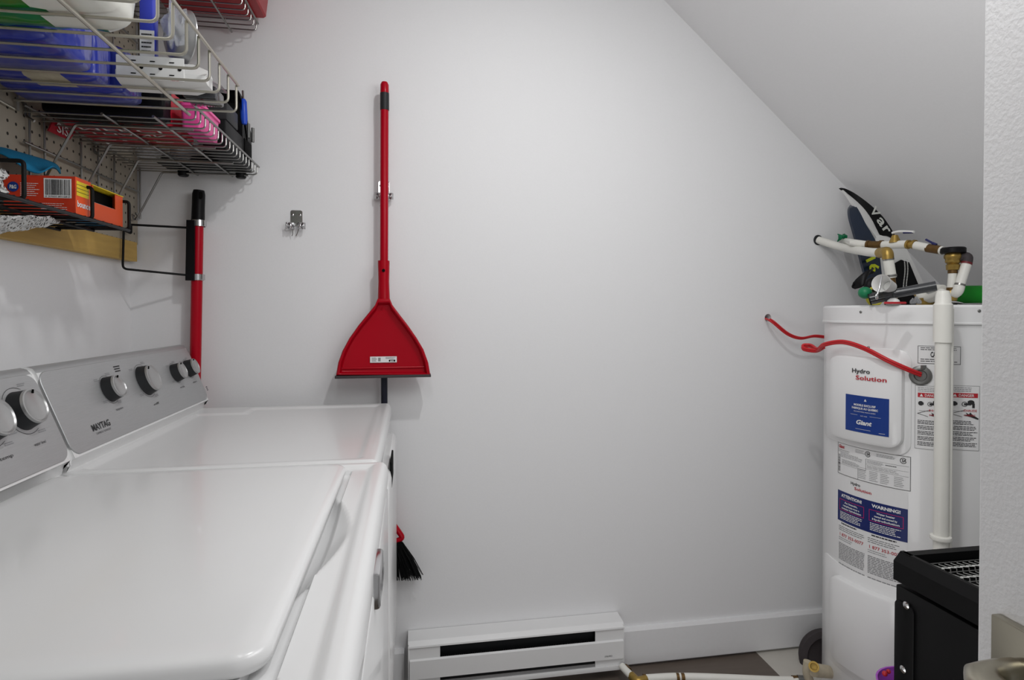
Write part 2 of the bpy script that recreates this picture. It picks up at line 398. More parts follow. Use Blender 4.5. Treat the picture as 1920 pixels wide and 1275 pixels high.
# ================================================================ WASHER + DRYER
TOP = .942
def sstep(a, b, x):
    t = max(0, min(1, (x-a)/(b-a))); return t*t*(3-2*t)
def console(root, y0, y1):
    bm = B()
    prof = [(-.600, TOP), (-.596, TOP+.016), (-.586, TOP+.024), (-.646, TOP+.176), (-.652, TOP+.184), (-.662, TOP+.187), (-.705, TOP+.170), (-.765, TOP+.06), (-.765, TOP)]
    prism(bm, [(x, y0, z) for x, z in prof], (0, y1-y0, 0))
    es = [e for e in bm.edges if abs(e.verts[0].co.y-e.verts[1].co.y) < 1e-6]
    bmesh.ops.bevel(bm, geom=es, offset=.006, segments=3, affect='EDGES')
    bm.normal_update()
    for f in bm.faces:
        c = f.calc_center_median()
        if c.z > TOP+.168 and abs(f.normal.y) < .5: f.material_index = 1
    obj('console', bm, [M['enamel'], M['brushed']], root, ang=50)
    U = Vector((-.060, 0, .152)).normalized(); N = Vector((.152, 0, .060)).normalized(); O0 = Vector((-.586, 0, TOP+.024))
    mp = lambda y, h, d: O0+Vector((0, y, 0))+U*h+N*d
    bm = B(); yc = (y0+y1)/2
    rslab(bm, y1-y0-.006, .160, .024, [(0, -.001), (0, .0012), (.0008, .002)], lambda x, y, d: mp(yc+x, .084+y, d))
    pan = obj('control_panel', bm, M['brushed'], root)
    pan['label'] = 'brushed metal control panel'
    bm = B(); box(bm, -.6015, -.5985, y0+.012, y1-.012, TOP-.0045, TOP-.0005); obj('seam', bm, M['void'], root)
    return mp, U, N, pan
def knob(root, mp, N, u, v, r, ang=100, dep=.024):
    p = PP(u, v, mp(0, 0, .012), N); y = p.y; h = (p-mp(0, 0, 0)).dot((mp(0, 1, 0)-mp(0, 0, 0)))
    o = mp(y, h, .002)
    bm = B(); lathe(bm, [(r*1.08, 0), (r*1.05, .003), (r*.98, dep*.55), (r*.95, dep*.8)], o, N, 40); 
    k = obj('knob', bm, M['dark'], root)
    bm = B(); lathe(bm, [(r*.95, dep*.8), (r*.93, dep*.97), (r*.86, dep), (r*.80, dep*.93), (r*.76, dep*.90), (0, dep*.92)], o, N, 40)
    c = obj('knob_cap', bm, M['silver'], k); 
    a = R(ang); rr = r*.80; q = mp(y+rr*math.cos(a), h+rr*math.sin(a), .002+dep*.97)
    bm = B(); box(bm, -.0016, .0016, -.0012, .0012, -r*.1, r*.1, rot=None); bmesh.ops.translate(bm, vec=q, verts=bm.verts)
    obj('pointer', bm, M['void'], k); return y, h
def deckmesh(bm, x0, x1, y0, y1, fz, nx=110, ny=130):
    g = grid(bm, lambda a, b: Vector((x0+(x1-x0)*a, y0+(y1-y0)*b, fz(x0+(x1-x0)*a, y0+(y1-y0)*b))), nx, ny)
    # skirt
    loop = [g[i][0] for i in range(nx+1)]+[g[nx][j] for j in range(1, ny+1)]+[g[i][ny] for i in range(nx-1, -1, -1)]+[g[0][j] for j in range(ny-1, 0, -1)]
    low = [bm.verts.new((v.co.x, v.co.y, TOP-.035)) for v in loop]; n = len(loop)
    for k in range(n): bm.faces.new((loop[k], loop[(k+1) % n], low[(k+1) % n], low[k]))
def edge_drop(x, y, x1, y0, y1, rx=.014, ry=.006):
    z = 0
    e = x-(x1-rx)
    if e > 0: z -= rx-math.sqrt(max(0, rx*rx-min(e, rx)**2))
    for e in (y-(y1-ry), (y0+ry)-y):
        if e > 0: z -= ry-math.sqrt(max(0, ry*ry-min(e, ry)**2))
    return z
# ---- dryer (far)
DX1 = -.060; DY0 = 1.150; DY1 = 1.862
dryer = thing('dryer', 'white tumble dryer against the back wall with four knobs on its brushed console', 'dryer', (-.43, 1.5, 0))
def fd(x, y):
    a = sstep(DX1-.032, DX1-.044, x); b = sstep(DY1-.030, DY1-.042, y); c = sstep(DY0+.020, DY0+.034, y); e = sstep(-.585, -.575, x)
    cut = sstep(0, .006, (x+.46)+(DY1-.042-y)*0) if y > DY1-.11 else 1
    return TOP-.0045*min(a, b, c, e)*(cut if y > DY1-.11 else 1)+edge_drop(x, y, DX1, DY0, DY1)
bm = B(); deckmesh(bm, -.79, DX1, DY0, DY1, fd); obj('top_panel', bm, M['enamel'], dryer, ang=60)
bm = B(); box(bm, -.788, DX1-.006, DY0+.004, DY1-.002, .03, TOP-.03, .004); obj('cabinet', bm, M['enamel'], dryer)
bm = B(); rslab(bm, .60, .54, .05, [(0, 0), (0, .016), (.006, .022), (.02, .025)], lambda x, y, d: Vector((DX1-.008+d, 1.50+x, .60+y))); dd = obj('door', bm, M['enamel'], dryer)
s0 = P(737, 862, x=-.0405); s1 = P(737, 912, x=-.0405)
bm = B(); box(bm, -.047, -.0425, s0.y-.02, s0.y+.10, s1.z, s0.z, .002); obj('handle_recess', bm, M['void'], dd)
for x, y in ((-.74, DY0+.06), (-.74, DY1-.06), (-.12, DY0+.06), (-.12, DY1-.06)):
    bm = B(); lathe(bm, [(.02, 0), (.02, .012), (.01, .014), (.01, .032)], (x, y, 0), seg=16); obj('foot', bm, M['dark'], dryer)
mp, U, N, pan = console(dryer, DY0+.001, DY1-.001)
kk = [knob(dryer, mp, N, 213, 727, .0255, 75), knob(dryer, mp, N, 279, 711, .034, 110), knob(dryer, mp, N, 335, 697, .0235, 90), knob(dryer, mp, N, 359, 689, .0235, 90)]
dc = Decal(); 
def onpan(u, v): p = PP(u, v, mp(0, 0, 0), N); return p.y, (p-mp(0, 0, 0)).dot(U)
y, h = onpan(188, 800); dc.text('MAYTAG', y, h-.004, .013, K_, bold=.02, width=.066); y, h = onpan(192, 808); dc.text('COMMERCIAL TECHNOLOGY', y, h-.003, .004, K_, width=.055)
def dial(dc, y, h, r, cap):
    dc.ring(y, h, r*1.35, .0007, K_, a0=60, a1=300)
    for a in range(0, 360, 40):
        t = R(a+20)
        if cap[0] and 200 < a < 340: continue
        yy = y+r*1.75*math.cos(t); hh = h+r*1.6*math.sin(t)
        if a % 80: dc.lines(yy-.010, hh-.002, yy+.010, hh+.004, 2, GR, fill=.55)
    dc.text(cap[1], y+.008, h-r*2.05, .0055, K_, width=.030)
for i, (k, r, cp) in enumerate(zip(kk, (.0255, .034, .0235, .0235), ('temperature', 'off', 'wrinkle', 'start'))): dial(dc, k[0], k[1], r*.9, (i > 1, cp))
y, h = onpan(218, 692); dc.lines(y-.014, h-.008, y+.014, h+.008, 3, K_, fill=.5); y, h = onpan(386, 727); dc.lines(y-.006, h-.01, y+.006, h+.004, 3, K_, fill=.6)
dmp = lambda x, y, L: mp(x, y, .0022+.0003*L)
dc.build('panel_print', dmp, INK(), pan)
# ---- washer (near)
WX1 = -.043; WY0 = .430; WY1 = 1.142
washer = thing('washing_machine', 'white top loading washing machine with closed lid, nearest the camera', 'washing machine', (-.43, .79, 0))
LX1 = -.113; LY0 = .487; LY1 = 1.096
def fw(x, y):
    z = TOP+edge_drop(x, y, WX1, WY0, WY1, .016, .007)
    inn = min(sstep(-.066, -.080, x), sstep(WY1-.018, WY1-.030, y), sstep(WY0+.016, WY0+.03, y)); z -= .0055*inn
    if LX1-.02 < x < LX1+.0065 and LY0-.004 < y < LY1+.004: z -= .007
    # finger scoop beside the lid
    t = (y-.80)/.175
    if abs(t) < 1:
        half = .043*(1-abs(t)**1.7); s_ = (x-LX1+.010)/max(half, 1e-4)
        if -1 < s_ < 1: z -= .017*(1-s_*s_)**1.1*(1-t*t)**.7
    return z
bm = B(); deckmesh(bm, -.79, WX1, WY0, WY1, fw, 230, 230); obj('top_panel', bm, M['enamel'], washer, ang=60)
bm = B(); box(bm, -.788, WX1-.007, WY0+.004, WY1-.004, .03, TOP-.03, .012); obj('cabinet', bm, M['enamel'], washer)
bm = B(); lx0 = -.585
rslab(bm, LX1-lx0, LY1-LY0, .030, [(.006, TOP-.006), (.002, TOP-.004), (0, TOP+.001), (.0012, TOP+.008), (.005, TOP+.0115), (.012, TOP+.013), (.03, TOP+.0135)], lambda x, y, d: Vector(((LX1+lx0)/2+x, (LY1+LY0)/2+y, d)), n=10)
obj('lid', bm, M['enamel'], washer, ang=60)
b0 = P(712, 1050, x=-.034); 
badge = B(); box(badge, WX1-.009, WX1+.008, .690, .770, TOP-.060, TOP-.018, .004); bo = obj('badge', badge, M['chrome'], washer); bo['label'] = 'small chrome maker badge'
dc = Decal(); dc.text('MAYTAG', 0, 0, .014, K_, width=.062, bold=.02); dc.build('badge_print', flatmap((WX1+.008, .73, TOP-.046), (0, 1, 0), (0, 0, 1)), INK(), bo)
bm = B(); box(bm, WX1-.009, WX1+.001, WY0+.03, WY1-.03, .12, .90, .004); obj('front_panel', bm, M['enamel'], washer)
for x, y in ((-.74, WY0+.06), (-.74, WY1-.06), (-.12, WY0+.06), (-.12, WY1-.06)):
    bm = B(); lathe(bm, [(.02, 0), (.02, .012), (.01, .014), (.01, .032)], (x, y, 0), seg=16); obj('foot', bm, M['dark'], washer)
mp, U, N, pan = console(washer, WY0+.004, 1.148)
kk = [knob(washer, mp, N, 52, 766, .031, 75), knob(washer, mp, N, -14, 787, .031, 75)]
dc = Decal(); dial(dc, kk[0][0], kk[0][1], .030, (False, 'water level')); dial(dc, kk[1][0], kk[1][1], .030, (False, 'temp'))
dc.build('panel_print', lambda x, y, L: mp(x, y, .0022+.0003*L), INK(), pan)
# ================================================================ BASEBOARD HEATER
ht = thing('baseboard_heater', 'white electric baseboard heater low on the back wall', 'heater', ((hx0+hx1)/2, 1.89, 0))
zt = .185; zb = .052; yf = 1.858
zh = P(1100, 1185, y=yf).z; zp1 = P(1100, 1205, y=yf).z; zp0 = P(1100, 1241, y=yf).z; zr1 = P(1100, 1253, y=yf).z; zb = zr1-.016
bm = B()
prism(bm, [(hx0, YB-.002, zb), (hx0, YB-.004, zb), (hx0, YB-.004, zt-.002), (hx0, yf+.02, zt-.004), (hx0, yf+.006, zt-.010), (hx0, yf+.003, zh), (hx0, yf, zh), (hx0, yf+.001, zt-.010), (hx0, yf+.014, zt+.001), (hx0, YB-.002, zt+.006)], (hx1-hx0, 0, 0))
obj('hood', bm, M['oldw'], ht, ang=30)
for a, b in ((hx0, hx0+.004), (hx1-.004, hx1)):
    bm = B(); box(bm, a, b, yf+.002, YB, zb, zt-.004, .001); obj('end_cap', bm, M['oldw'], ht)
bm = B(); prism(bm, [(hx0+.005, yf+.001, zp0), (hx0+.005, yf-.004, zp0+.002), (hx0+.005, yf-.004, zp1-.004), (hx0+.005, yf+.002, zp1), (hx0+.005, yf+.004, zp1-.002), (hx0+.005, yf+.003, zp0)], (hx1-hx0-.01, 0, 0)); fp = obj('front_panel', bm, M['oldw'], ht, ang=30)
bm = B(); box(bm, hx0+.004, hx1-.004, yf-.002, yf+.004, zb, zr1, .001); obj('bottom_rail', bm, M['oldw'], ht)
for a, b in ((hx0+.004, hx0+.10), (hx1-.10, hx1-.004)):
    bm = B(); box(bm, a, b, yf+.0045, yf+.008, zb+.01, zt-.012); obj('end_plate', bm, M['oldw'], ht)
bm = B(); tube(bm, [(hx0+.1, 1.886, .096), (hx1-.1, 1.886, .096)], .006, 10)
x = hx0+.11
while x < hx1-.11: box(bm, x, x+.0008, 1.872, 1.899, .074, .118); x += .006
obj('heating_fins', bm, M['grid'], ht, smooth=False)
bm = B(); box(bm, hx0+.006, hx1-.006, YB-.030, YB-.0045, zb+.002, zt-.008); obj('back_plate', bm, M['dark'], ht)
dc = Decal(); dc.text('STELPRO', 0, 0, .005, K_, width=.026); dc.build('maker_print', flatmap((P(1140, 1228, y=yf).x, yf-.0045, zp0+.012), (1, 0, 0), (0, 0, 1)), INK(), fp)
# ================================================================ WATER HEATER
CX, CY, RT = 1.541, 1.552, .272
HT = P(1640, 573, t=1.75).z
def cyl(u, v, r):
    d = ray(u, v); a = d.x**2+d.y**2; b = -2*(d.x*CX+d.y*CY); c = CX*CX+CY*CY-r*r; t = (-b-math.sqrt(max(0, b*b-4*a*c)))/(2*a)
    p = O+d*t; return math.atan2(p.y-CY, p.x-CX) % (2*math.pi), p.z
def cmap(phi0, z0, r, eps=.0005):
    return lambda x, y, L: Vector((CX+(r+eps*(L+1))*math.cos(phi0+x/r), CY+(r+eps*(L+1))*math.sin(phi0+x/r), z0+y))
wh = thing('water_heater', 'tall white cylindrical water heater in the corner covered in labels', 'water heater', (CX, CY, 0))
bm = B(); lathe(bm, [(RT-.02, 0), (RT-.004, .004), (RT, .02), (RT, HT-.03)], (CX, CY, 0), seg=128); obj('tank', bm, M['enamel2'], wh, ang=30)
bm = B(); lathe(bm, [(RT+.001, HT-.052), (RT+.006, HT-.051), (RT+.006, HT-.047), (RT+.004, HT-.045), (RT+.004, HT-.006), (RT-.001, HT), (RT-.03, HT+.001), (0, HT+.001)], (CX, CY, 0), seg=128); lid = obj('top_cap', bm, M['enamel2'], wh, ang=30)
lid.location = (0, 0, 0)
def cpanel(name, u0, u1, v0, v1, prof, rad, m, parent, r=RT, umid=None):
    p0, _ = cyl(u0, (v0+v1)/2, r); p1, _ = cyl(u1, (v0+v1)/2, r); um = umid or (u0+u1)/2
    z1 = cyl(um, v0, r)[1]; z0 = cyl(um, v1, r)[1]; wd = (p1-p0)*r; hh = z1-z0; pc = (p0+p1)/2; zc = (z0+z1)/2
    bm = B(); rings = []
    for ins, d_ in prof:
        lp = rloop(wd-2*ins, hh-2*ins, max(rad-ins, .01), 8); out = []
        for i in range(len(lp)):
            a = lp[i]; b = lp[(i+1) % len(lp)]; ns = 12 if abs(a[0]-b[0]) > .06 else 1
            for k in range(ns):
                t = k/ns; out.append((a[0]+(b[0]-a[0])*t, a[1]+(b[1]-a[1])*t))
        rings.append([bm.verts.new((CX+(r+d_)*math.cos(pc+x/r), CY+(r+d_)*math.sin(pc+x/r), zc+y)) for x, y in out])
    for a, b in zip(rings, rings[1:]):
        for k in range(len(a)): bm.faces.new((a[k], a[(k+1) % len(a)], b[(k+1) % len(a)], b[k]))
    # fill the last ring with rows so that it follows the curve
    ins, d_ = prof[-1]; lp = rings[-1]; 
    xs_ = sorted({round(math.atan2(v.co.y-CY, v.co.x-CX) % (2*math.pi), 5) for v in lp})
    cols = {}
    for v in lp:
        k = round(math.atan2(v.co.y-CY, v.co.x-CX) % (2*math.pi), 4); cols.setdefault(k, []).append(v)
    ks = sorted(cols)
    prev = None
    for k in ks:
        c = sorted(cols[k], key=lambda v: v.co.z); cur = (c[0], c[-1])
        if prev:
            vs_ = []
            for v in (prev[0], cur[0], cur[1], prev[1]):
                if v not in vs_: vs_.append(v)
            if len(vs_) > 2:
                try: bm.faces.new(vs_)
                except ValueError: pass
        prev = cur
    return obj(name, bm, m, parent, ang=35), pc, zc, wd, hh
cpanel('access_plate', 1548, 1709, 652, 843, [(0, 0), (0, .003), (.002, .004)], .035, M['enamel2'], wh)
ap, apc, azc, awd, ahh = cpanel('access_cover', 1566, 1697, 668, 833, [(0, .002), (.001, .016), (.004, .022), (.010, .025)], .035, M['enamel2'], wh)
cpanel('lower_plate', 1545, 1712, 1083, 1290, [(0, 0), (0, .003), (.002, .004)], .035, M['enamel2'], wh)
cpanel('access_cover', 1566, 1697, 1105, 1275, [(0, .002), (.001, .016), (.004, .022), (.010, .025)], .035, M['enamel2'], wh)
def screw(u, v, r, rad=.004, par=None):
    p, z = cyl(u, v, r); n = Vector((math.cos(p), math.sin(p), 0)); bm = B(); lathe(bm, [(rad, -.002), (rad, .001), (rad*.6, .0025), (0, .0026)], Vector((CX, CY, z))+n*r, n, 12); obj('screw', bm, M['grid'], par or wh)
screw(1614, 585, RT+.004); screw(1836, 583, RT+.004); screw(1628, 652, RT+.004); screw(1617, 1110, RT+.004)
def cdecal(name, u0, u1, vtl, vbl, r, parent=None, fn=None, mid=False):
    """u0/u1 left/right px; vtl, vbl: top and bottom px measured at the left edge"""
    pl, zt_ = cyl(u0, vtl, r); _, zb_ = cyl(u0, vbl, r); pr, _ = cyl(u1, (vtl+vbl)/2+10, r); wd = (pr-pl)*r; hh = zt_-zb_
    dc = Decal(); fn(dc, wd, hh); return dc.build(name, cmap(pl, zb_, r), INK(), parent or wh)
rA = RT+.0255
def blue(d, w_, h_):
    d.rect(0, 0, w_, h_, BL, 0, 12)
    d.text('+', w_*.5, h_*.86, h_*.06, W_, bold=.03); d.poly([(w_*.47, h_*.86), (w_*.53, h_*.86), (w_*.5, h_*.93)], W_)
    d.text('MODELE EXCLUSIF', w_*.48, h_*.72, h_*.055, W_, width=w_*.5, bold=.03); d.text('FABRIQUE AU QUEBEC', w_*.48, h_*.63, h_*.055, W_, width=w_*.6, bold=.03)
    d.text('EXCLUSIVE MODEL MADE IN QUEBEC', w_*.48, h_*.55, h_*.03, W_, width=w_*.5)
    d.text('FAIT / FOR', w_*.47, h_*.44, h_*.028, W_, width=w_*.15); d.rect(w_*.14, h_*.465, w_*.32, h_*.470, W_, 1, 3); d.rect(w_*.60, h_*.465, w_*.84, h_*.470, W_, 1, 3)
    d.text('Giant', w_*.46, h_*.22, h_*.12, W_, width=w_*.36, bold=.035, shear=.25)
    d.rect(w_*.27, h_*.085, w_*.62, h_*.092, W_, 1, 3); d.lines(w_*.8, h_*.05, w_*.94, h_*.07, 1, W_)
cdecal('blue_label', 1586, 1667, 738, 805, rA, ap, blue)
def logo(d, w_, h_):
    d.text('Hydro', w_*.34, h_*.55, h_*.32, K_, width=w_*.50, bold=.02); d.text('Solution', w_*.60, h_*.05, h_*.32, RD, width=w_*.80, bold=.02)
cdecal('maker_logo', 1593, 1663, 686, 711, rA, ap, logo)
def rating(d, w_, h_):
    d.rect(0, 0, w_, h_, W_, 0, 14); d.frame(0, 0, w_, h_, .0012, K_, 1, 14)
    d.text('Giant', w_*.075, h_*.84, h_*.10, RD, width=w_*.11, bold=.035, shear=.2)
    d.lines(.004, h_*.70, w_*.26, h_*.8, 2, GR, fill=.3); d.lines(w_*.32, h_*.82, w_*.46, h_*.94, 3, GR, fill=.3)
    for x in (.50, .92):
        d.ring(w_*x, h_*.86, h_*.085, h_*.016, K_, a0=30, a1=330); d.text('SA', w_*x+.002, h_*.825, h_*.08, K_, width=h_*.11, bold=.03)
    d.lines(w_*.61, h_*.84, w_*.85, h_*.94, 3, GR, fill=.4); d.lines(.012, h_*.55, w_*.44, h_*.70, 4, GR, fill=.35); d.lines(.018, h_*.36, w_*.40, h_*.50, 4, GR, fill=.35)
    yy = h_*.08
    while yy < h_*.62: d.rect(.003, yy, .011, yy+.002, K_ if random.random() > .4 else GR, 1); yy += .0035
    d.rect(w_*.47, h_*.70, w_*.98, h_*.705, K_, 1, 8); d.rect(w_*.47, h_*.36, w_*.474, h_*.70, K_, 1); d.rect(0, h_*.33, w_*.47, h_*.335, K_, 1, 8); d.rect(w_*.36, 0, w_*.364, h_*.36, K_, 1); d.rect(w_*.36, h_*.40, w_*.98, h_*.405, K_, 1, 8); d.rect(w_*.47, h_*.55, w_*.98, h_*.554, K_, 1, 8)
    d.lines(w_*.49, h_*.58, w_*.70, h_*.68, 3, GR, fill=.35); d.lines(w_*.72, h_*.62, w_*.88, h_*.66, 1, K_, fill=.5); d.lines(w_*.49, h_*.43, w_*.95, h_*.53, 3, GR, fill=.3)
    for x in (.37, .52, .66, .82): d.lines(w_*x, h_*.06, w_*(x+.11), h_*.37, 6, GR, fill=.3)
cdecal('rating_label', 1572, 1708, 828, 886, RT, fn=rating)
def warn(d, w_, h_):
    d.rect(0, 0, w_, h_, W_, 0, 14)
    by0 = h_*.58; by1 = h_*.86; d.rect(0, by0, w_, by1, NV, 1, 14)
    d.text('Hydro', w_*.33, h_*.955, h_*.026, K_, width=w_*.15, bold=.02); d.text('Solution', w_*.44, h_*.915, h_*.026, RD, width=w_*.25, bold=.02)
    bh = by1-by0
    for x0, x1, t1, t2, l1 in ((.03, .48, 'ATTENTION!', ('Au besoin,', 'remplissez-vous a', 'contacter HydroSolution'), 'EN CAS DE FUITE :'), (.52, .97, 'WARNING!', ('Water heater', 'rented and owned by', 'HydroSolution'), 'REPAIRS AND SALES')):
        xc = w_*(x0+x1)/2; ww = w_*(x1-x0)
        d.text(t1, xc, by0+bh*.82, bh*.10, W_, width=ww*.78, bold=.04); d.frame(w_*x0+.003, by0+bh*.38, w_*x1-.003, by0+bh*.74, .0016, PK, 2, 6)
        for i, t in enumerate(t2): d.text(t, xc, by0+bh*(.63-.10*i), bh*.06, W_, width=ww*(.5+.12*i), bold=.03)
        d.lines(w_*x0+.006, by0+bh*.08, w_*x1-.006, by0+bh*.34, 5, W_, 2, fill=.45)
        d.lines(w_*x0+.01, h_*.555, w_*x1-.01, h_*.57, 1, K_, fill=.7); d.lines(w_*x0, h_*.49, w_*x1, h_*.54, 3, K_, fill=.25)
        d.text('1 877 353-0077', xc, h_*.445, h_*.028, RD, width=ww*.9, bold=.008)
        d.lines(w_*x0, h_*.40, w_*x0+ww*.6, h_*.435, 2, GR, fill=.3); d.lines(w_*x0, h_*.22, w_*x1, h_*.38, 11, GR, fill=.55, ragged=.03); d.lines(w_*x0, h_*.05, w_*x1, h_*.19, 10, GR, fill=.62, ragged=.03)
pl, z1w = cyl(1572, 903, RT)
def pxz(u, v): return cyl(u, v, RT)[1]
cdecal('warning_label', 1572, 1702, 889, 1090, RT, fn=warn)
def small(d, w_, h_):
    d.rect(0, 0, w_, h_, W_, 0, 8); d.frame(0, 0, w_, h_, .001, K_, 1, 8); d.text('CAUTION', w_*.5, h_*.38, h_*.30, K_, width=w_*.4, bold=.03)
    d.lines(.006, h_*.74, w_-.006, h_*.94, 2, K_, fill=.35); d.lines(.006, h_*.08, w_-.006, h_*.3, 2, K_, fill=.35)
cdecal('caution_label', 1721, 1801, 648, 681, RT, fn=small)
def danger(word):
    def fn(d, w_, h_):
        d.rect(0, 0, w_, h_, W_, 0, 8); d.frame(0, 0, w_, h_, .0008, GR, 1, 8)
        d.lines(.006, h_*.90, w_-.006, h_*.98, 3, GR, fill=.35); d.rect(.006, h_*.815, w_-.004, h_*.885, RD, 1, 6)
        d.text('DANGER', w_*.58, h_*.83, h_*.042, W_, width=w_*.48, bold=.01); d.poly([(w_*.16, h_*.828), (w_*.28, h_*.828), (w_*.22, h_*.872)], W_, 2)
        d.disc(w_*.20, h_*.72, w_*.09, K_, r2=h_*.035); d.rect(w_*.12, h_*.70, w_*.30, h_*.735, K_, 2); d.ring(w_*.52, h_*.715, w_*.09, w_*.02, K_); d.disc(w_*.72, h_*.745, w_*.11, K_, r2=h_*.035); d.rect(w_*.5, h_*.70, w_*.72, h_*.73, K_, 2); d.rect(w_*.76, h_*.66, w_*.84, h_*.73, K_, 2)
        d.rect(w_*.14, h_*.60, w_*.55, h_*.604, K_, 1, 3); d.poly([(w_*.10, h_*.56), (w_*.45, h_*.52), (w_*.45, h_*.514), (w_*.08, h_*.556)], K_, 2); d.poly([(w_*.08, h_*.56), (w_*.55, h_*.63), (w_*.55, h_*.624), (w_*.10, h_*.556)], K_, 2)
        d.text(word, w_*.70, h_*.60, h_*.035, RD, width=w_*.42, bold=.01); d.poly([(w_*.48, h_*.545), (w_*.60, h_*.55), (w_*.56, h_*.585), (w_*.66, h_*.56), (w_*.70, h_*.59), (w_*.78, h_*.55), (w_*.97, h_*.50), (w_*.95, h_*.48), (w_*.7, h_*.52)], K_, 2)
        d.text(word, w_*.68, h_*.53, h_*.03, RD, L=3, width=w_*.36)
        for i in range(5): d.lines(.006, h_*(.39-.085*i), w_-.004, h_*(.46-.085*i), 3, K_, fill=.45, ragged=.3)
    return fn
cdecal('danger_label', 1716, 1770, 722, 840, RT, fn=danger('HOT'))
cdecal('danger_label', 1777, 1836, 722, 842, RT, fn=danger('CHAUDE'))
# cable entry plate
p, z = cyl(1726, 704, RT); n = Vector((math.cos(p), math.sin(p), 0)); ce = Vector((CX, CY, z))+n*RT
bm = B(); lathe(bm, [(.026, -.004), (.026, .003), (.022, .006), (.015, .006), (.013, .002), (0, .002)], ce, n, 28); box(bm, ce.x-.006, ce.x+.006, ce.y-.012, ce.y-.006, ce.z+.018, ce.z+.028); obj('cable_clamp', bm, M['grid'], wh)
# relief discharge pipe
PX, PY = P(1767, 700, t=1.49).x, P(1767, 700, t=1.49).y
pvc = thing('drain_pipe', 'thick white vertical pipe running down the front of the water heater', 'pipe', (PX, PY, 0))
bm = B(); tube(bm, [(PX, PY, .03), (PX, PY, HT-.06)], .0165, 24); obj('pipe', bm, M['pvc'], pvc)
q = P(1768, 550, t=1.49)
bm = B(); lathe(bm, [(.0205, HT-.095), (.0205, HT-.02), (.021, HT-.0), (.0175, HT+.004), (.0165, q.z-.004), (.013, q.z+.006), (0, q.z+.009)], (PX, PY, 0), seg=24); obj('elbow', bm, M['pvc'], pvc)
cz = P(1770, 1010, t=1.49).z
bm = B(); lathe(bm, [(.0165, cz-.006), (.023, cz-.004), (.024, cz), (.023, cz+.005), (.0165, cz+.007)], (PX, PY, 0), seg=24); obj('collar', bm, M['pvc'], pvc)
bm = B(); tube(bm, [(PX+.018, PY-.004, .06), (PX+.018, PY-.004, HT-.01)], .0075, 12); obj('inner_pipe', bm, M['pvc'], pvc)
bm = B(); lathe(bm, [(.03, 0), (.03, .03), (.018, .035)], (PX, PY, 0), seg=20); obj('floor_flange', bm, M['pvc'], pvc)
# red power cable
cab = thing('power_cable', 'red power cable looping from the hole in the back wall into the water heater', 'cable', hc)
pts = [hc+Vector((0, .03, .0)), P(1441, 600, y=1.905), P(1450, 606, y=1.89), P(1476, 627, y=1.88), P(1500, 635, y=1.875), P(1525, 631, y=1.87), P(1548, 633, y=1.86), P(1580, 636, y=1.84)]
bm = B(); tube(bm, spline(pts), .0038, 10); obj('rear_run', bm, M['cable'], cab)
bm = B(); tube(bm, [p_+Vector((.003, -.004, .004)) for p_ in spline(pts[1:-1])], .0030, 8); obj('rear_run', bm, M['cable'], cab)
def hug(u, v, g=.036):
    p, z = cyl(u, v, RT+g); return Vector((CX+(RT+g)*math.cos(p), CY+(RT+g)*math.sin(p), z))
front = [P(1545, 652, t=1.79), P(1530, 659, t=1.83), P(1508, 656, t=1.86), P(1506, 650, t=1.87), P(1520, 650, t=1.86), P(1533, 657, t=1.82), P(1545, 648, t=1.77), hug(1580, 643), hug(1620, 655), hug(1665, 678), hug(1703, 695, .022), ce+n*.004]
for k, off in ((0, Vector((0, 0, 0))), (1, Vector((-.001, -.002, .0055)))):
    bm = B(); tube(bm, [p_+off for p_ in spline(front)], .0042, 10); obj('front_loop', bm, M['cable'], cab)
# ================================================================ PLUMBING ON TOP OF THE HEATER
def seg_tube(name, pts, r, m, par, fil=0, sg=16):
    bm = B(); tube(bm, pts, r, sg, fil); return obj(name, bm, m, par)
def collar(name, a, b, r, m, par):
    return seg_tube(name, [a, b], r, m, par, 0, 20)
pl1 = thing('cold_water_pipe', 'white insulated pipe from the round wall hole, bending down onto the water heater', 'pipe', P(1660, 472, t=1.74))
w0 = P(1534, 450, y=YB-.002); e1 = P(1662, 472, t=1.74)
bot = Vector((e1.x+.012, e1.y, HT+.002)); sp_ = spline([w0, P(1580, 464, y=1.84), P(1625, 472, t=1.86), P(1650, 474, t=1.78)], 10)
seg_tube('pipe', sp_, .0135, M['pvc'], pl1)
bm = B(); lathe(bm, [(.0165, -.0015), (.0185, 0), (.0165, .0015)], w0, (0, 1, 0), 24); obj('wall_ring', bm, M['dark'], pl1)
seg_tube('elbow', [P(1650, 474, t=1.78), P(1664, 472, t=1.73), P(1665, 486, t=1.73)], .0155, M['brass'], pl1, .02)
seg_tube('riser', [P(1665, 484, t=1.73), P(1671, 521, t=1.73)], .0140, M['pvc'], pl1)
for v in (486, 517): collar('clamp', P(1665+(v-484)*.16, v-2, t=1.73), P(1665+(v-484)*.16+.5, v+2, t=1.73), .0152, M['steel'], pl1)
seg_tube('lower_riser', [P(1671, 521, t=1.73), P(1676, 570, t=1.73)], .011, M['copper'], pl1)
pl2 = thing('hot_water_pipe', 'upper white pipe with bronze joints crossing to the brass mixing valve', 'pipe', P(1700, 460, t=1.8))
def t2(u): return 1.98-(u-1583)*(.30/200)
pp = lambda u, v: P(u, v, t=t2(u))
w1 = P(1583, 452, y=YB-.002)
seg_tube('pipe', [w1, pp(1600, 455), pp(1628, 459)], .0115, M['pvc'], pl2)
seg_tube('coupling', [pp(1626, 459), pp(1654, 459.5)], .0125, M['copper'], pl2)
for a, b in ((1626, 1630), (1650, 1655)): collar('joint_ring', pp(a, 459), pp(b, 459), .0145, M['copper'], pl2)
seg_tube('pipe', [pp(1655, 459.5), pp(1702, 458)], .0125, M['pvc'], pl2)
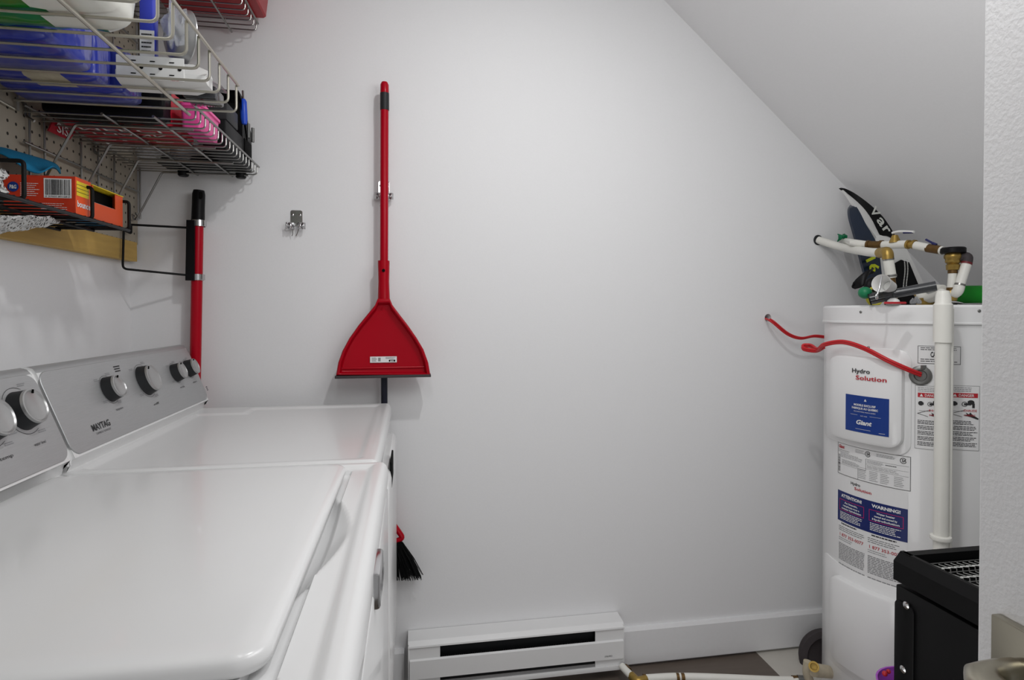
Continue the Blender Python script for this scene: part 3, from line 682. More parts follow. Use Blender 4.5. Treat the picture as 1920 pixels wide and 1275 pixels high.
seg_tube('coupling', [pp(1700, 458), pp(1716, 460)], .0100, M['brass'], pl2)
for a in (1701, 1712): collar('joint_ring', pp(a, 458), pp(a+4, 458.5), .0138, M['brass'], pl2)
seg_tube('pipe', [pp(1716, 460), pp(1741, 465)], .0125, M['pvc'], pl2)
seg_tube('ball_valve', [pp(1739, 465), pp(1764, 469)], .0125, M['copper'], pl2)
collar('joint_ring', pp(1763, 469), pp(1768, 470), .0120, M['pvc'], pl2)
bm = B(); tube(bm, [pp(1751, 462), pp(1749, 456), pp(1736, 449)], .0032, 8, .01); tube(bm, [pp(1749, 456), pp(1756, 459)], .004, 8); obj('lever', bm, M['lever'], pl2)
bm = B(); tube(bm, [pp(1678, 455), pp(1678, 441)], .012, 14, radii=[.017, .008]); obj('valve_stem', bm, M['brass'], pl2)
bm = B(); tube(bm, [pp(1673, 437), pp(1684, 434), pp(1700, 434), pp(1714, 435)], .004, 10, .02, radii=None); lo = obj('lever', bm, M['whitep'], pl2)
bm = B(); tube(bm, [pp(1694, 436), pp(1713, 435.5)], .0036, 10); obj('lever_grip', bm, M['lever'], lo)
mv = thing('mixing_valve', 'brass mixing valve with a black round cap', 'valve', P(1786, 480, t=1.68))
bx = P(1787, 500, t=1.68); ax_ = Vector((0, 0, 1))
zt0 = P(1787, 464, t=1.68).z; zt1 = P(1787, 475, t=1.68).z; z2 = P(1787, 506, t=1.68).z; z3 = P(1787, 545, t=1.68).z
bm = B(); lathe(bm, [(.028, zt1), (.0305, zt1+.002), (.0305, zt0-.003), (.027, zt0)], (bx.x, bx.y, 0), seg=32); obj('cap', bm, M['black'], mv)
bm = B(); lathe(bm, [(.010, z2-.002), (.016, z2), (.017, z2+.014), (.014, z2+.017), (.019, z2+.022), (.019, z2+.030), (.022, z2+.034), (.022, zt1-.006), (.018, zt1+.001)], (bx.x, bx.y, 0), seg=8); obj('body', bm, M['brass'], mv)
seg_tube('down_pipe', [(bx.x-.001, bx.y, z2-.01), (bx.x-.005, bx.y, z3)], .0110, M['pvc'], mv)
collar('band', Vector((bx.x-.001, bx.y, z2-.01)), Vector((bx.x-.001, bx.y, z2)), .0120, M['copper'], mv)
collar('band', Vector((bx.x-.005, bx.y, z3)), Vector((bx.x-.005, bx.y, z3+.009)), .0120, M['copper'], mv)
bm = B(); lathe(bm, [(.013, HT+.012), (.015, HT+.02), (.013, HT+.028), (.016, HT+.034), (.013, z3)], (bx.x-.005, bx.y, 0), seg=16); obj('nipple', bm, M['brass'], mv)
bm = B(); lathe(bm, [(.014, HT+.001), (.014, HT+.013)], (bx.x-.005, bx.y, 0), seg=20); obj('seat_ring', bm, M['black'], mv)
a0 = P(1815, 484, t=1.66); a1 = P(1813, 492, t=1.66); a2 = P(1799, 536, t=1.66); a3 = P(1790, 550, t=1.66)
seg_tube('side_elbow', [Vector((bx.x+.012, bx.y-.002, zt1-.014)), P(1815, 480, t=1.66), a1], .013, M['rubber'], mv, .02)
seg_tube('side_pipe', [a1, a2], .0125, M['pvc'], mv)
collar('band', a1, a1+(a2-a1)*.08, .0135, M['maroon'], mv); collar('band', a2-(a2-a1)*.08, a2, .0135, M['steel'], mv)
seg_tube('lower_elbow', [a2, P(1796, 547, t=1.66), P(1786, 553, t=1.68)], .0135, M['pvc'], mv, .02)
tp = thing('crossing_hose', 'fat white bent hose with brass end lying across the water heater top', 'pipe', P(1745, 556, t=1.72))
seg_tube('hose', spline([P(1726, 552, t=1.76), P(1738, 560, t=1.72), P(1755, 556, t=1.66), P(1766, 550, t=1.62)]), .013, M['pvc'], tp)
seg_tube('hose_end', [P(1723, 549, t=1.77), P(1727, 553, t=1.76)], .015, M['brass'], tp)
seg_tube('hose', [P(1730, 545, t=1.78), P(1752, 540, t=1.74), P(1768, 541, t=1.70)], .011, M['pvc'], tp)
bm = B(); lathe(bm, [(.022, HT+.001), (.022, HT+.01), (.014, HT+.014), (.014, HT+.022)], (P(1735, 560, t=1.72).x, P(1735, 560, t=1.72).y, 0), seg=8); obj('fitting', bm, M['brass'], tp)
# ---- sports gear standing behind the pipes
def sheet(name, px, y, thick, m, par, tilt=0):
    bm = B(); pts = [P(u, v, y=y+tilt*(v-450)) for u, v in px]; prism(bm, pts, (0, thick, 0)); return obj(name, bm, m, par, smooth=False)
ski = thing('board', 'curved black and white board with grey letters standing behind the pipes', 'board', P(1640, 470, y=1.80))
outer = [(1577, 352), (1586, 354), (1602, 362), (1622, 376), (1640, 391), (1656, 407), (1668, 424), (1676, 437), (1692, 462)]
white = [(1577, 352), (1590, 363), (1606, 376), (1622, 392), (1636, 412), (1646, 432), (1652, 441), (1668, 444), (1692, 462)]
def curved(bm, La, Lb, y0, bow, thick, mi=0):
    a = spline([Vector((u, v, 0)) for u, v in La], 4); b = spline([Vector((u, v, 0)) for u, v in Lb], 4); n = min(len(a), len(b)); fr = []; bk = []
    for i in range(n):
        s_ = i/(n-1); yy = y0-bow*math.sin(s_*math.pi*.5); 
        fr.append((bm.verts.new(P(a[i].x, a[i].y, y=yy)), bm.verts.new(P(b[i].x, b[i].y, y=yy)))); bk.append((bm.verts.new(P(a[i].x, a[i].y, y=yy)+Vector((0, thick, 0))), bm.verts.new(P(b[i].x, b[i].y, y=yy)+Vector((0, thick, 0)))))
    for i in range(n-1):
        for q in ((fr[i][0], fr[i+1][0], fr[i+1][1], fr[i][1]), (bk[i][0], bk[i][1], bk[i+1][1], bk[i+1][0]), (fr[i][0], bk[i][0], bk[i+1][0], fr[i+1][0]), (fr[i][1], fr[i+1][1], bk[i+1][1], bk[i][1])):
            f = bm.faces.new(q); f.material_index = mi
bm = B(); curved(bm, outer, white, 1.88, .08, .012); obj('black_edge', bm, M['black'], ski)
inner = [(1577, 353), (1586, 361), (1595, 374), (1604, 388), (1615, 404), (1624, 420), (1640, 440), (1660, 470), (1690, 500)]
bm = B(); curved(bm, white, inner, 1.883, .08, .012); obj('white_edge', bm, M['whitep'], ski)
bm = B(); prism(bm, [P(u, v, y=1.79) for u, v in ((1652, 441), (1692, 455), (1702, 470), (1752, 572), (1655, 572), (1640, 470))], (0, .02, 0)); obj('white_body', bm, M['whitep'], ski, smooth=False)
bm = B(); prism(bm, [P(u, v, y=1.785) for u, v in ((1672, 497), (1690, 487), (1705, 492), (1738, 572), (1660, 572))], (0, .004, 0)); obj('black_body', bm, M['black'], ski, smooth=False)
dc = Decal(); dc.text('V', 0, 0, .030, 9, width=.034, bold=.02); dc.text('a', 0.040, 0, .034, 9, width=.030, bold=.02); dc.text('r', .073, 0, .034, 9, width=.024, bold=.02)
dv = P(1633, 402, y=1.795); de = P(1662, 444, y=1.785); rt = (de-dv).normalized(); upv = Vector((0, -1, 0)).cross(rt)
dc.build('lettering', flatmap(dv+Vector((.0, -.004, .0)), rt, upv), INK()+[M['letter']], ski)
sk2 = thing('ski', 'narrow dark blue upright ski with a rounded tip and lime number', 'ski', P(1625, 520, y=1.80))
oL = [(1597, 384), (1593, 392), (1594, 408), (1600, 430), (1608, 458), (1616, 492), (1624, 520), (1632, 545)]
oR = [(1598, 384), (1606, 388), (1614, 401), (1624, 421), (1634, 437), (1646, 462), (1652, 500), (1656, 545)]
bm = B(); curved(bm, oL, oR, 1.86, .10, .010); obj('blade', bm, M['navy'], sk2)
dc = Decal(); dc.text('16', 0, 0, .036, 9, width=.052, bold=.03); dv = P(1622, 489, y=1.752); rt = (P(1634, 520, y=1.752)-dv).normalized(); upv = Vector((0, -1, 0)).cross(rt)
dc.build('number', flatmap(dv+rt*.024-upv*-.004, rt, upv), INK()+[M['lime']], sk2)
bm = B(); box(bm, 0, .010, -.001, 0, 0, .003); bmesh.ops.translate(bm, vec=P(1600, 398, y=1.835), verts=bm.verts); obj('tip_mark', bm, M['card'], sk2)
tb = thing('plastic_tube', 'smoky dark plastic tube lying across the water heater top', 'tube', P(1690, 548, t=1.60))
ta = P(1632, 560, t=1.66); tc_ = P(1673, 551, t=1.63); td = P(1755, 536, t=1.58)
bm = B(); tube(bm, [ta, tc_], .0165, 20); tube(bm, [tc_, tc_+(td-tc_)*.04, td], .014, 20, radii=[.0165, .0125, .0135]); obj('tube_body', bm, M['smoke'], tb)
bm = B(); tube(bm, [ta+(ta-tc_)*.01, ta+(ta-tc_)*.06], .0185, 20); obj('end_rim', bm, M['black'], tb)
cup = thing('measuring_cup', 'white plastic cup lying on its side above the dark tube', 'cup', P(1652, 531, t=1.6))
cc = P(1652, 531, t=1.60); axn = (P(1690, 546, t=1.66)-cc).normalized()
bm = B(); lathe(bm, [(.013, .05), (.019, .012), (.0235, .0), (.0245, -.001), (.0245, .002), (.021, .012), (.015, .055), (0, .055)], cc, axn, 32); lathe(bm, [(.0, .045), (.0135, .044)], cc, axn, 24); obj('cup_body', bm, M['whitep'], cup)
spn = thing('spoon', 'small shiny metal spoon hooked over the white cup', 'spoon', P(1648, 540, t=1.58))
bm = B(); tube(bm, [P(1653, 518, t=1.575), P(1649, 540, t=1.56), P(1645, 552, t=1.56)], .0025, 10); ball(bm, P(1644, 556, t=1.56), .0055, 12, sc=(.9, .5, 1.5)); obj('spoon_body', bm, M['chrome'], spn)
bc = thing('bead_chain', 'double string of white beads hanging behind the cup', 'chain', P(1697, 490, y=1.74))
bm = B()
for k in range(24):
    v = 486+k*2.9
    for s_ in (-2.6, 2.6): ball(bm, P(1698+s_+math.sin(k*.25)*1.5, v, y=1.72), .0019, 8)
obj('beads', bm, M['bead'], bc)
strap = B()
def sg(a, b):
    pts = [P(1602, 537, t=1.70), P(1612, 527, t=1.69), P(1624, 512, t=1.70), P(1640, 505, t=1.72)]; p_ = spline(pts, 8); i = min(len(p_)-1, int(a*(len(p_)-1))); c = p_[i]
    wd = .007+.006*math.sin(a*math.pi)
    return c+Vector((.008*(b-.5), .01*math.sin(6*a+b*3), -(b-.3)*wd*1.6))
grid(strap, sg, 24, 8); so = obj('strap', strap, M['black'], None); solid(so, .003); tag(so, 'crumpled black fabric strap beside the green ball', 'strap')
bm = B(); ball(bm, P(1622, 549, t=1.67), .018, 20, sc=(1, 1, .95)); gb = obj('ball', bm, M['greenb']); tag(gb, 'green ball on the left edge of the water heater top', 'ball')
bm = B(); tube(bm, [P(1640, 556, t=1.72)+Vector((.026*math.cos(a*.4), 0, .026*math.sin(a*.4))) for a in range(0, 17)], .004, 8); rg = obj('ring', bm, M['yard']); tag(rg, 'dull yellow ring behind the end of the smoky tube', 'ring')
bm = B(); ball(bm, P(1637, 540, t=1.76), .03, 16, sc=(1.0, .6, 1.1)); bl = obj('black_bundle', bm, M['black']); tag(bl, 'black fabric bundle behind the white cup', 'bundle')
bm = B(); q = P(1675, 567, t=1.62); lathe(bm, [(.018, HT+.002), (.018, HT+.006), (.016, HT+.007), (.014, HT+.014), (.007, HT+.019), (0, HT+.020)], (q.x, q.y, 0), seg=24); wc = obj('cap', bm, M['whitep']); tag(wc, 'small round white cap on the water heater top', 'cap')
bm = B(); q = P(1680, 568, t=1.54); box(bm, q.x-.03, q.x+.025, q.y-.008, q.y+.008, HT+.002, HT+.008, .002); rt_ = obj('red_strip', bm, M['redink']); tag(rt_, 'thin red strip at the front of the water heater top', 'strip')
foil = B()
def fg(a, b): c = P(1706+22*a, 562, t=1.66+.05*b); return Vector((c.x, c.y, HT+.004+.022*abs(math.sin(7*a+2*b))*(.4+.6*math.sin(math.pi*a))*abs(math.sin(9*b+3*a))))
grid(foil, fg, 18, 10); fo = obj('plastic_wrap', foil, M['clear']); solid(fo, .001); tag(fo, 'crumpled clear plastic wrap under the smoky tube', 'wrap')
bm = B(); q0 = P(1790, 546, t=1.74); q1 = P(1860, 546, t=1.74); zz = (P(1810, 537, t=1.74).z+HT+.003)/2; rr_ = (P(1810, 537, t=1.74).z-HT-.003)/2
tube(bm, [Vector((q0.x, q0.y, HT+.006+rr_)), Vector((q1.x, q1.y, HT+.006+rr_))], rr_, 20, radii=[rr_*.96, rr_]); gr_ = obj('rolled_cloth', bm, M['greenf']); tag(gr_, 'green rolled cloth at the right of the water heater top', 'cloth')
pap = B()
def pg(a, b): c = P(1778+75*a, 560, t=1.56+.12*b); return Vector((c.x, c.y, HT+.003+.008*math.sin(5*a+1)*math.sin(2+3*b)**2*(1 if math.sin(5*a+1) > 0 else -.2)))
grid(pap, pg, 20, 8); po = obj('paper_sheet', pap, M['paper']); solid(po, .0006); tag(po, 'loose white sheet in front of the green rolled cloth', 'paper')
bm = B(); grid(bm, lambda a, b: P(1572+14*a, 441+9*b, y=1.90)+Vector((0, .012*math.sin(9*a)*math.cos(7*b), .006*math.sin(8*a+4*b))), 10, 8); gt = obj('tape', bm, M['greenb']); solid(gt, .002); tag(gt, 'green tape scrap where the upper pipe meets the wall', 'tape')
# ================================================================ FLOOR PLUMBING AND DARK DUCT
fp_ = thing('floor_pipe', 'white pipe with brown joints lying low along the floor', 'pipe', P(1300, 1268, z=.04))
fq = lambda u, v: P(u, v, z=.045)
seg_tube('pipe', [P(1166, 1249, z=.05), fq(1186, 1270)], .0115, M['pvc'], fp_)
seg_tube('elbow', [fq(1184, 1267), fq(1195, 1278), fq(1212, 1274)], .0135, M['brass'], fp_, .012)
for a, b in (((1172, 1252), (1178, 1259)), ((1206, 1272), (1211, 1272)), ((1268, 1270), (1273, 1270)), ((1277, 1270), (1283, 1270)), ((1486, 1275), (1496, 1275))): collar('joint_ring', fq(*a), fq(*b), .0130, M['copper'], fp_)
seg_tube('pipe', spline([fq(1211, 1272), fq(1270, 1269), fq(1350, 1271), fq(1440, 1275), fq(1496, 1276)]), .0118, M['pvc'], fp_)
seg_tube('connector', [fq(1496, 1276), fq(1513, 1277)], .016, M['grid'], fp_)
dv_ = thing('drain_valve', 'brass drain valve at the foot of the water heater', 'valve', P(1528, 1252, t=1.88))
q = P(1528, 1250, t=1.80); s_ = P(1540, 1262, t=1.82)
bm = B(); tube(bm, [s_+Vector((.03, 0, 0)), P(1525, 1256, t=1.80)], .022, 14, radii=[.018, .020]); obj('body', bm, M['card'], dv_)
bm = B(); dd_ = (q-O).normalized(); lathe(bm, [(.014, 0), (.015, -.018), (.010, -.018), (.009, -.004), (0, -.004)], P(1526, 1250, t=1.79), dd_, 20); obj('outlet', bm, M['brass'], dv_)
bm = B(); tube(bm, [P(1515, 1240, t=1.82), P(1512, 1262, t=1.82), P(1522, 1285, t=1.82)], .013, 12, .02); obj('drop', bm, M['card'], dv_)
ck = P(1556, 1236, y=1.80)
bm = B()
lathe(bm, [(.03, -.02), (.075, -.02), (.088, -.012), (.092, 0), (.088, .014), (.07, .02), (.062, .008), (.03, .004), (0, .004)], ck+Vector((0, .02, 0)), (-.25, -1, .1), 40)
rb = obj('rubber_ring', bm, M['rubber']); tag(rb, 'dark grey rubber ring leaning behind the foot of the water heater', 'rubber ring')
pb_ = thing('purple_bin', 'purple plastic bin barely showing behind the black cabinet', 'bin', P(1690, 1275, t=1.42))
c_ = P(1718, 1270, t=1.36); c_.z = 0
bm = B(); zt_ = P(1700, 1270, t=1.36).z-.022; lathe(bm, [(0, .0), (.055, .0), (.075, zt_-.01), (.080, zt_), (.076, zt_), (.052, .006), (0, .006)], c_, seg=28); obj('bin_body', bm, M['purple'], pb_)
bm = B(); ball(bm, P(1659, 1263, t=1.345), .006, 10); ball(bm, P(1666, 1259, t=1.35), .005, 10); obj('handle_tab', bm, M['redink'], pb_)
# ================================================================ BLACK CABINET
A = P(1678, 1093, t=1.20); TX = A.x; TY = A.y
zT = P(1696, 1034, t=1.20).z; zt_b = P(1678, 1086, t=1.20).z
bc_ = thing('black_cabinet', 'black metal storage cabinet with a grille top tray beside the door', 'cabinet', (TX+.2, TY-.25, 0))
CW = .40; CL = .50
bm = B(); box(bm, TX, TX+CW, TY-CL, TY-.002, .0, zt_b-.008, .003); obj('body', bm, M['blackm'], bc_)
bm = B(); prof = [(TX-.002, zt_b), (TX-.002, zT-.018), (TX+.014, zT), (TX+.022, zT), (TX+.022, zT-.008), (TX+.022, zt_b)]
prism(bm, [(x, TY+.002, z) for x, z in prof], (0, -CL, 0)); 
prism(bm, [(TX+.01, TY+.002, zt_b), (TX+.01, TY+.002, zT-.006), (TX+.012, TY-.003, zT), (TX+.012, TY-.022, zT), (TX+.012, TY-.022, zt_b)], (CW-.01, 0, 0))
box(bm, TX+.02, TX+CW, TY-CL, TY, zt_b, zt_b+.012); box(bm, TX+CW-.02, TX+CW, TY-CL, TY, zt_b, zT)
obj('tray', bm, M['blackm'], bc_, smooth=False)
bm = B(); gz = zT-.016
x = TX+.03
while x < TX+CW-.02:
    yy = TY-.03; k = 0
    while yy > TY-CL+.02:
        s_ = 1 if k % 2 else -1; tube(bm, [(x, yy, gz), (x+s_*.010, yy-.010, gz+.002), (x, yy-.020, gz)], .0012, 4, cap=False); yy -= .020; k += 1
    x += .014
yy = TY-.03
while yy > TY-CL+.02: tube(bm, [(TX+.022, yy, gz), (TX+CW-.02, yy, gz)], .0011, 4, cap=False); yy -= .020
obj('grille', bm, M['grid'], bc_, smooth=False)
bm = B(); rslab(bm, .046, zt_b-.05, .012, [(0, 0), (0, .003), (.001, .0036)], lambda x_, y_, d_: Vector((TX-d_, TY-.026+x_, (zt_b-.03)/2+y_+.004))); obj('corner_post', bm, M['blackm'], bc_)
for u, v in ((1700, 1135), (1694, 1255)):
    p_ = P(u, v, x=TX-.004); bm = B(); lathe(bm, [(.0072, 0), (.0072, .002), (.004, .0045), (0, .005)], p_, (-1, 0, 0), 20); so = obj('screw', bm, M['chrome'], bc_)
# ================================================================ BROOM + DUSTPAN ON THE CLIP
br = thing('broom', 'long red handled broom standing upright against the back wall behind the dustpan', 'broom', P(720, 700, y=1.88))
by = 1.882
pt = P(721, 153, y=by); pbm = P(720, 600, y=by); zhead = P(735, 962, y=by).z; bx_ = pbm.x
bm = B(); tube(bm, [(pt.x, by, pt.z-.03), (bx_, by, P(720, 560, y=by).z)], .0125, 24); obj('pole', bm, M['redpole'], br)
zg1 = P(721, 175, y=by).z; zg0 = P(721, 207, y=by).z
bm = B(); lathe(bm, [(.0133, zg1), (.0128, pt.z-.01), (.009, pt.z-.002), (0, pt.z)], (pt.x, by, 0), seg=24); tip = obj('grip_tip', bm, M['red'], br)
bm = B(); lathe(bm, [(.0134, zg0), (.0138, zg0+.003), (.0138, zg1)], (pt.x, by, 0), seg=24); gp = obj('grip', bm, M['dark'], br); gp['label'] = 'dark grey grip band'
bm = B(); tube(bm, [(bx_, by+.004, P(720, 560, y=by).z), (bx_, by+.004, zhead-.01)], .0100, 20); ro = obj('lower_pole', bm, M['navyrod'], br); ro['label'] = 'dark lower pole'
hd = P(721, 962, y=by); 
hw = .062; hh_ = .055
hp = [P(u, v, y=by) for u, v in ((722, 962), (737, 978), (758, 1008), (756, 1014), (738, 1019), (700, 1022))]
bm = B()
tube(bm, [hd+Vector((0, 0, .03)), hd+Vector((0, 0, -.02))], .016, 16)
pk = P(733, 976, y=by); pr_ = P(756, 1009, y=by); pbl = P(690, 1024, y=by); plt = P(700, 976, y=by)
tube(bm, [hd, pk, pr_, P(735, 1018, y=by), pbl, P(684, 1012, y=by), plt, hd], .0085, 12, .012)
tube(bm, [P(735, 975, y=by), P(736, 1016, y=by)], .006, 10)
obj('head', bm, M['red'], br)
bm = B()
for k in range(520):
    s_ = random.random(); top = P(688+s_*66, 1020-s_*4, y=by+random.uniform(-.010, .016)); ub = 648+s_*142+random.uniform(-5, 5); vb = 1092-s_*12+random.uniform(-6, 6)+abs(s_-.5)*4
    bt = P(ub, vb, y=by+random.uniform(-.012, .030)); mid = (top+bt)/2+Vector((random.uniform(-.003, .003)+(s_-.5)*.008, 0, 0)); tube(bm, [top, mid, bt], .0013, 4, cap=False, radii=[.0016, .0014, .0007])
bs = obj('bristles', bm, M['bristle'], br, smooth=False)
dp = thing('dustpan', 'red dustpan hanging over the broom pole, a small white sticker near its lip', 'dustpan', P(719, 700, y=1.85))
yb0 = 1.862
def dpx(u, v, y): return P(u, v, y=y)
outl = [(708, 560), (703, 572), (690, 588), (672, 610), (655, 634), (642, 658), (634, 680), (630, 704), (807, 704), (803, 680), (794, 655), (781, 633), (765, 610), (748, 588), (736, 572), (731, 560)]
cxp, cyp = 719, 660
def ring_(sc, dv, y, lip=0): 
    out = []
    for u, v in outl:
        uu = cxp+(u-cxp)*sc; vv_ = (cyp+(v-cyp)*sc) if v < 700 else v-dv
        out.append((uu, vv_, y))
    return out
layers = [ring_(1.0, 0, yb0), ring_(1.0, 0, yb0-.026), ring_(.975, 1.5, yb0-.030), ring_(.93, 3, yb0-.029), ring_(.88, 7, yb0-.010), ring_(.82, 12, yb0-.008)]
bm = B(); rs = []
for ly in layers: rs.append([bm.verts.new(P(u, v, y=y)) for u, v, y in ly])
n_ = len(outl)
for a, b in zip(rs, rs[1:]):
    for k in range(n_): bm.faces.new((a[k], a[(k+1) % n_], b[(k+1) % n_], b[k]))
bm.faces.new(rs[-1]); bm.faces.new(rs[0][::-1])
po_ = obj('pan', bm, M['red'], dp, ang=35); md = po_.modifiers.new('bev', 'BEVEL'); md.width = .003; md.segments = 2; md.limit_method = 'ANGLE'; md.angle_limit = R(50)
bm = B(); tube(bm, [P(641, 691, y=yb0-.009), P(797, 688, y=yb0-.009)], .0035, 8); obj('ridge', bm, M['red'], dp)
# neck socket
z0_ = P(719, 488, y=1.855).z; z1_ = P(719, 568, y=1.855).z; sx_ = P(719, 520, y=1.855).x
bm = B(); lathe(bm, [(.0150, z0_), (.0180, z0_), (.0180, z0_-.01), (.0165, (z0_+z1_)/2), (.019, z1_), (.022, z1_-.02), (.015, z1_-.05)], (sx_, by-.008, 0), seg=28); so_ = obj('socket', bm, M['red'], dp)
hl = P(719, 507, y=by-.028); bm = B(); lathe(bm, [(.0048, -.002), (.0048, .002)], (hl.x, by-.0255, hl.z), (0, -1, 0), 20); obj('hang_hole', bm, M['void'], so_)
bm = B(); a = P(628, 707.5, y=yb0-.03); b = P(808, 706, y=yb0-.03); box(bm, a.x, b.x, yb0-.036, yb0, a.z-.004, a.z+.004, .001); obj('lip', bm, M['rubber'], dp)
dc = Decal(); l0 = P(694, 680, y=yb0-.010); l1 = P(744, 668, y=yb0-.010); w_ = l1.x-l0.x; h_ = l1.z-l0.z
dc.rect(0, 0, w_, h_, W_); [dc.rect(w_*(.30+.012*i), h_*.2, w_*(.30+.012*i)+.0006, h_*.8, K_) for i in range(8)]; dc.lines(w_*.06, h_*.15, w_*.26, h_*.85, 5, GR); dc.rect(w_*.70, h_*.12, w_*.94, h_*.45, K_); dc.rect(w_*.75, h_*.2, w_*.89, h_*.32, W_, 2); dc.lines(w_*.58, h_*.6, w_*.97, h_*.9, 3, GR)
dc.build('sticker', flatmap(l0+Vector((0, -.001, 0)), (1, 0, 0), (0, 0, 1)), INK(), po_)
def clip(name, u, v, label, sc=1):
    c = P(u, v, y=YB); t = thing(name, label, 'clip', c, 'spring clips on the back wall')
    bm = B(); rslab(bm, .036, .050, .006, [(0, 0), (0, .0012), (.0006, .0018)], lambda x, y, d: Vector((c.x+x, YB-d, c.z+.016+y))); obj('plate', bm, M['chrome'], t)
    for s_ in (-1, 1):
        x0 = c.x+s_*.006; pts = [(x0, -.002), (x0, -.014), (x0+s_*.003, -.021), (x0+s_*.009, -.026), (x0+s_*.014, -.017), (x0+s_*.018, -.026), (x0+s_*.023, -.018)]
        bm = B(); pf = fillet([Vector((x, YB+y, c.z-.010)) for x, y in pts], .004, 3); a_ = [bm.verts.new(p_+Vector((0, 0, .010))) for p_ in pf]; b_ = [bm.verts.new(p_-Vector((0, 0, .010))) for p_ in pf]
        for i in range(len(pf)-1): bm.faces.new((a_[i], a_[i+1], b_[i+1], b_[i]))
        o = obj('jaw', bm, M['chrome'], t); solid(o, .0012)
        bm = B(); tube(bm, [(x0+s_*.004, YB-.018, c.z-.018), (x0-.002, YB-.014, c.z-.034), (x0-.006, YB-.010, c.z-.04)], .0012, 6, .006); obj('spring', bm, M['steel'], t)
    for s_ in (-1, 1):
        bm = B(); lathe(bm, [(.0035, .001), (.0035, .003), (.002, .004), (0, .004)], (c.x+s_*.011, YB, c.z+.026), (0, -1, 0), 12); obj('screw', bm, M['chrome'], t)
    return t
clip('spring_clip', 556, 419, 'empty chrome spring clip alone on the back wall'); clip('spring_clip', 720, 364, 'chrome spring clip behind the red broom pole')
# ================================================================ SECOND BROOM IN ITS BRACKET
b2 = thing('mop', 'red pole with black grip standing behind the dryer console', 'mop', P(366, 600, y=1.885))
y2 = 1.893; tpp = P(373, 357, y=y2); bpp = P(360, 690, y=y2); 
dirp = (bpp-tpp).normalized(); lenp = (bpp.z-TOP-.0)/abs(dirp.z)
gpe = P(371, 417, y=y2)
bm = B(); tube(bm, [tpp, tpp+dirp*.012, tpp+dirp*.05, gpe], .017, 20, radii=[.0150, .0175, .0175, .0185]); obj('grip', bm, M['black'], b2)
hl_ = P(376, 366, y=y2-.02); bm = B(); rslab(bm, .010, .022, .005, [(0, 0), (0, .002)], lambda x, y, d: Vector((hl_.x+x, y2-.0165-d, hl_.z+y))); obj('hang_hole', bm, M['void'], b2)
bm = B(); tube(bm, [gpe, Vector((bpp.x-.012, y2, .12))], .0155, 20); obj('pole', bm, M['redpole'], b2)
bm = B(); bxm = bpp.x-.012; box(bm, bxm-.02, bxm+.12, y2-.02, y2+.02, .05, .12, .008); obj('head', bm, M['red'], b2); bm = B(); box(bm, bxm-.018, bxm+.118, y2-.018, y2+.018, .0, .055, .004); obj('bristles', bm, M['bristle'], b2)
bk = thing('wire_bracket', 'black wire bracket with magnet bar holding the red pole', 'bracket', P(300, 470, y=1.87))
k1 = P(243, 420, x=-.785); k2 = P(232, 432, x=-.79); k3 = P(230, 504, x=-.79); yk = 1.875
k4 = P(352, 516, y=yk); k5 = P(353, 427, y=yk)
bm = B(); tube(bm, [k2, k3, k4], .0032, 8, .012); tube(bm, [P(241, 421, x=-.79), k5], .0032, 8); tube(bm, [k2, P(246, 438, x=-.785), P(246, 423, x=-.782)], .003, 8, .006); obj('wire_frame', bm, M['blackw'], bk)
m0 = P(359, 413, y=yk); m1 = P(357, 526, y=yk)
bm = B(); prism(bm, [(m0.x-.012, yk-.006, m0.z), (m0.x+.010, yk-.006, m0.z), (m1.x+.012, yk-.006, m1.z), (m1.x-.012, yk-.006, m1.z)], (0, .010, 0)); obj('magnet_bar', bm, M['black'], bk, smooth=False)
for v, u in ((419, 372), (520, 369)):
    c = P(u, v, y=y2); bm = B(); tube(bm, [c+Vector((0, 0, .009)), c-Vector((0, 0, .009))], .0192, 20, cap=False); box(bm, c.x+.017, c.x+.020, c.y-.012, c.y+.010, c.z-.008, c.z+.009); ck_ = obj('clip_band', bm, M['chrome'], bk)
# ================================================================ PEGBOARD
pg_ = thing('pegboard', 'tan pegboard with a yellow wooden bottom edge on the left wall', 'pegboard', (-.81, 1.1, 1.4))
XP = -.800; PZ = P(262, 460, x=XP).z; PB = P(258, 491, x=XP).z
bm = B(); box(bm, XP-.006, XP, .15, 1.922, PZ, 2.42); obj('board', bm, M['peg'], pg_, smooth=False)
bm = B()
pts = [(XP+.001, .15, PB)]; 
box(bm, XL+.001, XP+.001, .15, 1.915, PB, PZ+.006, .001); obj('wood_strip', bm, M['wood'], pg_, smooth=False)
bm = B(); box(bm, XL+.001, XP-.006, .15, 1.915, 2.36, 2.42); box(bm, XL+.001, XP-.006, 1.87, 1.915, PZ, 2.36); obj('back_batten', bm, M['wood'], pg_, smooth=False)
for k, (u, v) in enumerate(((42, 210), (172, 280))):
    p_ = P(u, v, x=XP); bm = B(); tube(bm, [p_+Vector((-.004, 0, .02)), p_+Vector((.006, 0, .018)), p_+Vector((.006, 0, -.008)), p_+Vector((.022, 0, -.018))], .003, 8, .004); o = obj('peg_hook', bm, M['steel']); tag(o, ('short steel hook on the pegboard left of the wall grid', 'short steel hook on the pegboard inside the wall grid')[k], 'hook', 'pegboard hooks')
